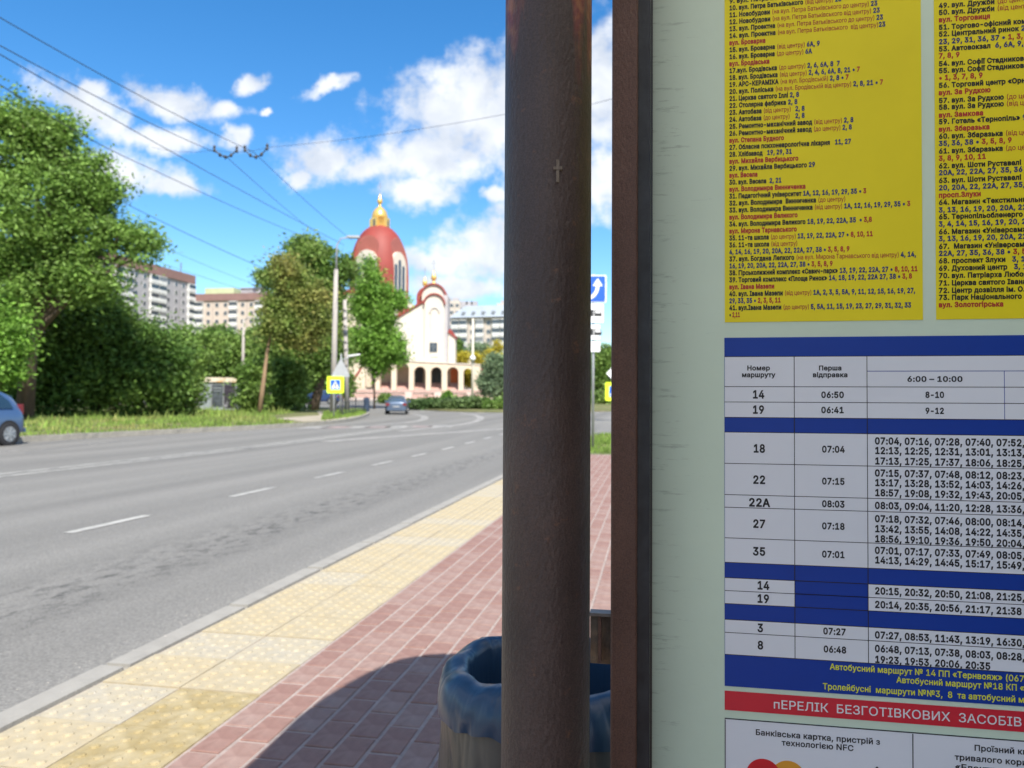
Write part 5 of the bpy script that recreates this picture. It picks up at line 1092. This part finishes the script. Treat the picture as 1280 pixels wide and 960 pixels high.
# left yellow list
ny = notice('stop_list_notice', 'yellow list of stops and routes, the left sheet above the timetable')
x0, zbt = bp(906, 403); x1, _ = bp(1153.5, 400)
rect(ny, 'paper', x0, x1, zbt, 1.80, .0009, M_YEL)
S1 = Sheet()
YL = [(-1, 'k9. вул. Петра Батьківського |r(до центру) |b23', 1077), (0, 'k10. вул. Петра Батьківського |t(від центру) |b23', 1052), (1, 'k11. Новобудови |t(на вул. Петра Батьківського до центру) |b23', 1097), (2, 'k12. Новобудови |t(на вул. Петра Батьківського від центру) |b23', 1100),
      (3, 'k13. вул. Проектна |t(на вул. Петра Батьківського до центру) |b23', 1104), (4, 'k14. вул. Проектна |t(на вул. Петра Батьківського  від центру)|b23', 1107), (5, 'rвул. Броварна', 957), (6, 'k15. вул. Броварна |t(від центру) |b6А, 9', 1025), (7, 'k16. вул. Броварна |t(до центру) |b6А', 1015),
      (8, 'rвул. Бродівська', 962), (9, 'k17.вул. Бродівська |t(до центру) |b2, 6, 6А, 8  7', 1050), (10, 'k18. вул. Бродівська |t(від центру) |b2, 4, 6, 6А, 8, 21 • |r7', 1075), (11, 'k19. АРС-КЕРАМІКА |t(на вул. Бродівській) |b2, 8 • |r7', 1061), (12, 'k20. вул. Поліська |t(на вул. Бродівській від центру) |b2, 8, 21 • |r7', 1104),
      (13, 'k21. Церква святого Іллі |b2, 8', 999), (14, 'k22. Столярна фабрика |b2, 8', 997), (15, 'k23. Автобаза |t(від центру)   |b2, 8', 1006), (16, 'k24. Автобаза |t(до центру)    |b2, 8', 1006), (17, 'k25. Ремонтно-механічний завод |t(від центру) |b2, 8', 1067), (18, 'k26. Ремонтно-механічний завод |t(до центру) |b2, 8', 1065),
      (19, 'rвул. Степана Будного', 980), (20, 'k27. Обласна психоневрологічна лікарня   |b11, 27', 1064), (21, 'k28. Хлібзавод   |b19, 29, 31', 990), (22, 'rвул. Михайла Вербицького', 998), (23, 'k29. вул. Михайла Вербицького |b29', 1019), (24, 'rвул. Весела', 947), (25, 'k30. вул. Весела  |b2, 21', 977),
      (26, 'rвул. Володимира Винниченка', 1007), (27, 'k31. Педагогічний університет |b1А, 12, 16, 19, 29, 35 • |r3', 1083), (28, 'k32. вул. Володимира  Винниченка |t(до центру)', 1057), (29, 'k33. вул. Володимира Винниченка |t(від центру) |b1А, 12, 16, 19, 29, 35 • |r3', 1138), (30, 'rвул. Володимира Великого', 997),
      (31, 'k34. вул. Володимира Великого |b18, 19, 22, 22А, 35  • |r3,8', 1090), (32, 'rвул. Мирона Тарнавського', 996), (33, 'k35. 11-та школа |t(до центру) |b13, 19, 22, 22А, 27 • |r8, 10, 11', 1091), (34, 'k36. 11-та школа |t(від центру)', 997), (35, 'b4, 14, 16, 19, 20, 20А, 22, 22А, 27, 38 • |r3, 5, 8, 9', 1062),
      (36, 'k37. вул. Богдана Лепкого |t(на вул. Мирона Тарнавського від центру) |b4, 14,', 1145), (37, 'b16, 19, 20, 20А, 22, 22А, 27, 38 • |r3, 5, 8, 9', 1041), (38, 'k38. Гірськолижний комплекс «Савич-парк» |b13, 19, 22, 22А, 27 • |r8, 10, 11', 1147), (39, 'k39. Торговий комплекс «Площа Ринок» |b14, 18, 19, 22, 22А 27, 38 • |r3, 8', 1140),
      (40, 'rвул. Івана Мазепи', 968), (41, 'k40. вул. Івана Мазепи |t(від центру) |b1А, 2, 3, 5, 5А, 9, 11, 12, 15, 16, 19, 27,', 1144), (42, 'b29, 33, 35 • |r2, 3, 5, 11', 976), (43, 'k41. вул.Івана Мазепи |t(до центру) |b5, 5А, 11, 15, 19, 23, 27, 29, 31, 32, 33', 1139), (44, 'k• |r2,11', 925)]
def segs(t):
    out = []
    for p in t.split('|'): out.append((p[1:], p[0]))
    return out
for i, t, xe_ in YL:
    yc = 10.6 + i * 8.705; xl, zc = bp(911.5, yc); xr, _ = bp(xe_, yc); cap = 5.6 * vh(911)
    S1.text(xl, zc - cap / 2, cap, segs(t), width=xr - xl, bold=.042)
S1.build('lettering', ny)
# right yellow list
ny2 = notice('stop_list_notice', 'yellow list of stops and routes cut by the right edge of the photo')
x0, zbt = bp(1170, 399.5); x1b, _ = bp(1420, 396); rect(ny2, 'paper', x0, x0 + .255, zbt, 1.80, .0009, M_YEL)
YR = [(7.4, 'k49. вул. Дружби |t(до центру) |b2, 5'), (16, 'k50. вул. Дружби |t(від центру) |b2, 5'), (25, 'rвул. Торговиця'), (34.5, 'k51. Торгово-офісний комплекс'), (43, 'k52. Центральний ринок |b2, 5, 8, 9'), (52.5, 'b23, 29, 31, 36, 37 • |r1, 3, 7, 8, 9'), (61.6, 'k53. Автовокзал  |b6, 6А, 9, 12, 12'), (70, 'r7, 8, 9'),
      (80, 'k54. вул. Софії Стадникової |t(на'), (88.7, 'k55. вул. Софії Стадникової |t(на'), (97.5, 'r• 1, 3, 7, 8, 9'), (107, 'k56. Торговий центр «Орнава»'), (116, 'rвул. За Рудкою'), (126, 'k57. вул. За Рудкою |t(до центру)'), (134.3, 'k58. вул. За Рудкою |t(від центру)'), (144, 'rвул. Замкова'), (152.4, 'k59. Готель «Тернопіль» |b9, 13, 1'),
      (161.6, 'rвул. Збаразька'), (170.6, 'k60. вул. Збаразька |t(від центру)'), (179.5, 'b35, 36, 38 • |r3, 5, 8, 9'), (189, 'k61. вул. Збаразька |t(до центру)'), (198, 'r3, 8, 9, 10, 11'), (207.5, 'k62. вул. Шоти Руставелі |t(на вул'), (216, 'b20А, 22, 22А, 27, 35, 36 • |r3, 8,'), (225.7, 'k63. вул. Шоти Руставелі |t(на вул'), (234.8, 'b20, 20А, 22, 22А, 27, 35, 36, 38'),
      (244, 'rпросп.Злуки'), (253, 'k64. Магазин «Текстильник»'), (262.5, 'b3, 13, 16, 19, 20, 20А, 22, 22А, 27'), (271, 'k65. Тернопільобленерго'), (280, 'b3, 4, 14, 15, 16, 19, 20, 20А, 22, 22А'), (289.7, 'k66. Магазин «Універсам» |t(до центру)'), (298.3, 'b3, 13, 16, 19, 20, 20А, 22, 22А, 27'), (308, 'k67.  Магазин «Універсам» |t(від центру)'),
      (316.7, 'b22А, 27, 35, 36, 38 • |r3, 5, 7, 8, 9'), (326, 'k68. проспект Злуки   |b3, 16, 20, 22'), (335.3, 'k69. Духовний центр   |b3, 15, 35, 36'), (344.5, 'k70. вул. Патріарха Любомира Гу'), (353.7, 'k71. Церква святого Івана Богосл'), (363, 'k72. Центр дозвілля ім. О.Довже'), (371.7, 'k73. Парк Національного Відродж'), (380.8, 'rвул. Золотогірська')]
S2 = Sheet()
for yc, t in YR:
    xl, zc = bp(1173, yc + .3); cap = 6.0 * vh(1173)
    S2.text(xl, zc - cap / 2, cap, segs(t), bold=.040, xs=.90, maxx=x0 + .25)
S2.build('lettering', ny2)
# timetable
nt_ = notice('timetable', 'blue and white timetable with route numbers and departure times')
XC = [bp(q, 520)[0] for q in (905.5, 992.7, 1083.7, 1255.4)] + [bp(1280, 520)[0] + .14]
YZ = lambda py: bp(906, py)[1]
rect(nt_, 'blue_ground', XC[0], XC[4], YZ(857), YZ(422.3), .0009, M_BLU)
def cell(c0, c1, y0, y1): rect(nt_, 'cell', XC[c0] + .0005, XC[c1] - .0005, YZ(y1) + .0005, YZ(y0) - .0005, .0013, M_PAP, .0006)
rows = [(446, 483.3), (483.3, 502.4), (502.4, 521.5), (540, 579), (579, 618), (618, 633.8), (633.8, 672), (672, 702.5), (721.7, 737.8), (737.8, 754), (773.8, 790), (790, 817.4)]
ysp = bp(1084, 464)[1]
for k, (a, b) in enumerate(rows):
    cell(0, 1, a, b)
    if k not in (8, 9): cell(1, 2, a, b)
    if k == 0:
        rect(nt_, 'cell', XC[2] + .0005, XC[4] - .0005, ysp + .0005, YZ(446) - .0005, .0013, M_PAP, .0006); rect(nt_, 'cell', XC[2] + .0005, XC[3] - .0005, YZ(483.3) + .0005, ysp - .0005, .0013, M_PAP, .0006); rect(nt_, 'cell', XC[3] + .0005, XC[4] - .0005, YZ(483.3) + .0005, ysp - .0005, .0013, M_PAP, .0006)
    elif k in (1, 2): cell(2, 3, a, b); cell(3, 4, a, b)
    else: cell(2, 4, a, b)
mb = MB()
for (a, b) in rows:
    for z in (a, b): mb.box(((XC[0] + XC[4]) / 2, YZ(z), .0011), (XC[4] - XC[0], .0011, .0002))
for x in XC[1:3]: mb.box((x, (YZ(446) + YZ(817)) / 2, .0012), (.0011, YZ(446) - YZ(817), .0002))
mb.build('ruling', INK['k'], nt_)
S3 = Sheet(); ZT = .0016
def ctext(px, py, cappx, t, c='k', bold=.032, align='c', wpx=None):
    x, z = bp(px, py); cap = cappx * vh(px); width = None
    if wpx: width = abs(bp(px + wpx / 2, py)[0] - bp(px - wpx / 2, py)[0])
    S3.text(x, z - cap / 2, cap, [(t, c)], width=width, align=align, bold=bold, zoff=ZT)
ctext(948, 460, 5.6, 'Номер', wpx=29, bold=.03); ctext(948, 468.5, 5.6, 'маршруту', wpx=42, bold=.03); ctext(1037.5, 460, 5.6, 'Перша', wpx=29, bold=.03); ctext(1037.5, 468.5, 5.6, 'відправка', wpx=44, bold=.03)
ctext(1168, 473.8, 6.4, '6:00 – 10:00', wpx=70, bold=.03); ctext(1168, 493.5, 7, '8-10', wpx=24); ctext(1168, 513.5, 7, '9-12', wpx=24)
for t, y in (('14', 493), ('19', 512)): ctext(948, y, 9.5, t, wpx=15.5, bold=.03)
for t, y in (('06:50', 493.5), ('06:41', 512.5)): ctext(1040.5, y, 7.2, t, wpx=29)
for t, y, w_ in (('18', 560.5, 15.5), ('22', 599.5, 16.5), ('22А', 628, 27), ('27', 654.5, 16.5), ('35', 689, 16.5)): ctext(949, y, 9.6, t, wpx=w_, bold=.03)
for t, y in (('07:04', 561.5), ('07:15', 601.5), ('08:03', 629.8), ('07:18', 657.5), ('07:01', 692.8)): ctext(1041.5, y, 7.6, t, wpx=29)
for t, y in (('14', 731.5), ('19', 748)): ctext(954, y, 9.6, t, wpx=16, bold=.03)
ctext(950.5, 784.5, 9.6, '3', wpx=8, bold=.03); ctext(950.5, 806, 9.6, '8', wpx=8, bold=.03); ctext(1043, 789, 7.6, '07:27', wpx=29); ctext(1043.5, 811.5, 7.6, '06:48', wpx=29)
TL = [('07:04, 07:16, 07:28, 07:40, 07:52,', 551), ('12:13, 12:25, 12:31, 13:01, 13:13,', 563), ('17:13, 17:25, 17:37, 18:06, 18:25,', 576), ('07:15, 07:37, 07:48, 08:12, 08:23,', 591), ('13:17, 13:28, 13:52, 14:03, 14:26,', 603), ('18:57, 19:08, 19:32, 19:43, 20:05,', 615.5),
      ('08:03, 09:04, 11:20, 12:28, 13:36,', 631.5), ('07:18, 07:32, 07:46, 08:00, 08:14,', 648), ('13:42, 13:55, 14:08, 14:22, 14:35,', 660.5), ('18:56, 19:10, 19:36, 19:50, 20:04,', 673), ('07:01, 07:17, 07:33, 07:49, 08:05,', 687.5), ('14:13, 14:29, 14:45, 15:17, 15:49,', 699.5),
      ('20:15, 20:32, 20:50, 21:08, 21:25,', 738), ('20:14, 20:35, 20:56, 21:17, 21:38', 755), ('07:27, 08:53, 11:43, 13:19, 16:30,', 793), ('06:48, 07:13, 07:38, 08:03, 08:28,', 810), ('19:23, 19:53, 20:06, 20:35', 823.5)]
for t, y in TL:
    x, z = bp(1093, y); xr, _ = bp(1280.5, y); w = xr - x
    if t.endswith('20:35'): w = bp(1238, y)[0] - x
    if t.endswith('21:38'): w = bp(1277, y)[0] - x
    cap = 8.0 * vh(1093); S3.text(x, z - cap / 2, cap, [(t, 'k')], width=w, bold=.034, zoff=ZT)
for t, xa, ya, xb in (('Автобусний маршрут № 14 ПП «Тернвояж» (067', 1037, 832.5, 1280), ('Автобусний маршрут №18 КП «', 1120, 849, 1280), ('Тролейбусні  маршрути №№3,  8  та автобусний м', 1028, 857, 1280)):
    x, z = bp(xa, ya); xr, _ = bp(xb, ya); cap = 7.2 * vh(xa); S3.text(x, z - cap / 2, cap, [(t, 'y')], width=xr - x, bold=.015, zoff=ZT)
S3.build('lettering', nt_)
# red heading strip and card notice
nr = notice('payment_notice', 'red heading strip and white payment list below the timetable')
rect(nr, 'red_strip', XC[0], XC[4], YZ(887), YZ(863), .0009, M_REDP)
rect(nr, 'paper', XC[0], XC[4], YZ(1010), YZ(897), .0009, M_PAP)
xd = bp(1140.5, 900)[0]
MB().box(((XC[0] + XC[4]) / 2, YZ(897.5), .0011), (XC[4] - XC[0], .0014, .0004)).box((XC[0] + .0006, YZ(955), .0011), (.0012, YZ(897.5) - YZ(1010), .0004)).box((xd, YZ(955), .00112), (.0013, YZ(897.5) - YZ(1010), .0004)).build('border', INK['k'], nr)
S4 = Sheet(); S5 = Sheet(); S6 = Sheet()
def nrt(S4, t, xa, ya, xb, cap, c, bold=.018): x, z = bp(xa, ya); xr, _ = bp(xb, ya); cp = cap * vh(xa); S4.text(x, z - cp / 2, cp, [(t, c)], width=xr - x, bold=bold, zoff=.0014)
nrt(S4, 'пЕРЕЛІК  БЕЗГОТІВКОВИХ  ЗАСОБІВ', 966, 879.5, 1277, 10.5, 'w', .006)
nrt(S5, 'Банківська картка, пристрій з', 944, 914.5, 1100, 6.8, 'k'); nrt(S5, 'технологією NFC', 977, 927.5, 1067, 6.8, 'k')
nrt(S6, 'Проїзний кв', 1217, 934, 1284, 7, 'k'); nrt(S6, 'тривалого кори', 1193, 945.5, 1284, 7, 'k'); nrt(S6, '«Електронний', 1193, 957.5, 1284, 7, 'k')
S4.build('lettering', nr); S5.build('lettering', nr); S6.build('lettering', nr)
def disc(px, py, rpx, m, off, nm):
    x, z = bp(px, py); r_ = rpx * vh(px); MB().prism([(r_ * math.cos(a), r_ * math.sin(a)) for a in np.linspace(0, 2 * math.pi, 33)[:-1]], (x, z, off - .0003), X_, Y_, Z_, .0003).build(nm, m, nr)
disc(954, 969, 20.5, mat('card_red', (.68, .01, .02), .5, .03, 4), .0013, 'red_disc'); disc(985, 971.5, 20.5, mat('card_orange', (.80, .36, .03), .5, .03, 4), .0012, 'orange_disc')
x, z = bp(1096, 963); MB().prism([(-.006, 0), (.006, 0), (0, .006)], (x, z, .0012), X_, Y_, Z_, .0003).build('arrow_mark', INK['k'], nr)

# ------------------------------------------------------------------ litter bin and its bag
YB = 1.43; Rb = .207; bc = at(691, 826, YB); zr_ = bc.z; bc.z = 0
M_BAGB = mat('blue_bag_film', (0.022, 0.052, 0.098), .33, .15, 8, bump=.003, bscale=34, spec=.5, stretch=(1, 1, .45)); M_BAGG = mat('grey_beige_bag_film', (0.098, 0.090, 0.078), .34, .25, 10, bump=.006, bscale=38, spec=.45, stretch=(1.3, 1.3, .22), trans=.12)
M_BIN = mat('dark_bin_metal', (0.05, 0.055, 0.06), .6, .1, 6)
bn = empty('litter_bin', bc); tag(bn, 'round litter bin behind the brown pipe, wrapped by its bag', 'litter bin')
MB().lathe([(Rb * .80, .14), (Rb * .86, .16), (Rb * .93, zr_ - .02), (Rb * .91, zr_ - .02), (Rb * .84, .17), (.01, .17)], (0, 0, 0), 32).build('bin_body', M_BIN, bn, smooth=40)
MB().tube([(0, 0, -.02), (0, 0, .15)], .03, 10).build('stand', M_BIN, bn)
gb = empty('bin_bag', bc); tag(gb, 'blue and grey plastic bag lining the bin, folded over its rim', 'bin bag')
rf = random.Random(5)
FOLDS = [(rf.uniform(0, 6.283), rf.uniform(-9, 9), rf.uniform(.0015, .0042), rf.uniform(.018, .05)) for _ in range(64)]
def wav(t, z, k):
    h = .0022 * math.sin(5 * t + 2 * z) + .0012 * math.sin(11 * t - 3 * z)
    for t0, sl, am, wd in FOLDS:                      # long thin diagonal creases in the film
        d = (t - t0 - sl * (z / 6 - .6) * .55 + math.pi) % (2 * math.pi) - math.pi
        if abs(d) < wd * 4: h -= am * math.exp(-abs(d) / wd)
    return h
def bag(profile, name, m, amp, n=540, ragged=None):
    vs = []; fs = []; k = len(profile)
    for i, (r_, z) in enumerate(profile):
        for q in range(n):
            t = 2 * math.pi * q / n; f_ = i / (k - 1); rr_ = r_ + wav(t, z * 6, 1.5) * amp * (.45 + .55 * f_); zz_ = z + (.004 * math.sin(3 * t + 1) + .0025 * math.sin(11 * t)) * (1 - 0 * f_)
            if ragged and i >= k - 2: zz_ += ragged * (math.sin(5 * t + .5) * .6 + math.sin(8 * t) * .4 + .25 * math.sin(23 * t))
            vs.append((rr_ * math.cos(t), rr_ * math.sin(t), zz_))
    fs = [(i * n + q, i * n + (q + 1) % n, (i + 1) * n + (q + 1) % n, (i + 1) * n + q) for i in range(k - 1) for q in range(n)]
    return MB().add(vs, fs).build(name, m, gb, smooth=True)
bag([(Rb * .66, zr_ - .42), (Rb * .70, zr_ - .30), (Rb * .74, zr_ - .15), (Rb * .75, zr_ - .06), (Rb * .755, zr_ - .02), (Rb * .775, zr_ - .004), (Rb * .82, zr_ + .002), (Rb * .90, zr_ - .002), (Rb * .97, zr_ - .012), (Rb * 1.01, zr_ - .026), (Rb * 1.03, zr_ - .042), (Rb * 1.035, zr_ - .058), (Rb * 1.03, zr_ - .074)], 'folded_rim', M_BAGB, 1.0, ragged=.005)
bag([(Rb * .98, zr_ - .035), (Rb * 1.00, zr_ - .07), (Rb * 1.0, zr_ - .12), (Rb * 1.015, zr_ - .20), (Rb * 1.03, zr_ - .28), (Rb * 1.0, zr_ - .36), (Rb * .93, zr_ - .44), (Rb * .80, zr_ - .52), (Rb * .4, zr_ - .56)], 'outer_film', M_BAGG, 1.7)
bag([(Rb * .62, zr_ - .40), (Rb * .01, zr_ - .43)], 'bag_bottom', M_BAGB, .5)
for m_, sc_v, dist_ in ((M_BAGB, 14, .0022), (M_BAGG, 14, .003)):
    t = m_.node_tree; bn = [n for n in t.nodes if n.type == 'BUMP'][0]; co = N(t, 'ShaderNodeTexCoord'); mp = N(t, 'ShaderNodeMapping'); mp.inputs['Scale'].default_value = (1, 1, .6); mp.inputs['Rotation'].default_value = (.25, .2, .3); t.links.new(co.outputs['Object'], mp.inputs[0])
    wn_n = N(t, 'ShaderNodeTexNoise'); wn_n.inputs['Scale'].default_value = 9; t.links.new(mp.outputs[0], wn_n.inputs['Vector']); ad = N(t, 'ShaderNodeVectorMath', operation='MULTIPLY_ADD'); t.links.new(wn_n.outputs['Color'], ad.inputs[0]); ad.inputs[1].default_value = (.06, .06, .06); t.links.new(mp.outputs[0], ad.inputs[2])
    h = None
    for k_, w_ in ((1, 1.0), (2.1, .30)):
        vo = N(t, 'ShaderNodeTexVoronoi'); vo.inputs['Scale'].default_value = sc_v * k_; t.links.new(ad.outputs[0], vo.inputs['Vector']); q_ = math_node(t, 'MULTIPLY', vo.outputs['Distance'], w_); h = q_ if h is None else math_node(t, 'ADD', h, q_)
    t.links.new(h, bn.inputs['Height']); bn.inputs['Distance'].default_value = dist_
st_ = []
for q in range(41):
    t = math.pi * .55 + q / 40 * math.pi * 1.2; st_.append((Rb * 1.05 * math.cos(t), Rb * 1.05 * math.sin(t), zr_ - .20 - .05 * math.sin(q / 40 * math.pi) ))
MB().tube(st_, .0035, 6).build('tie_string', M_GALV, gb, smooth=True)
for m_ in list(bpy.data.materials):
    if m_.users == 0: bpy.data.materials.remove(m_)
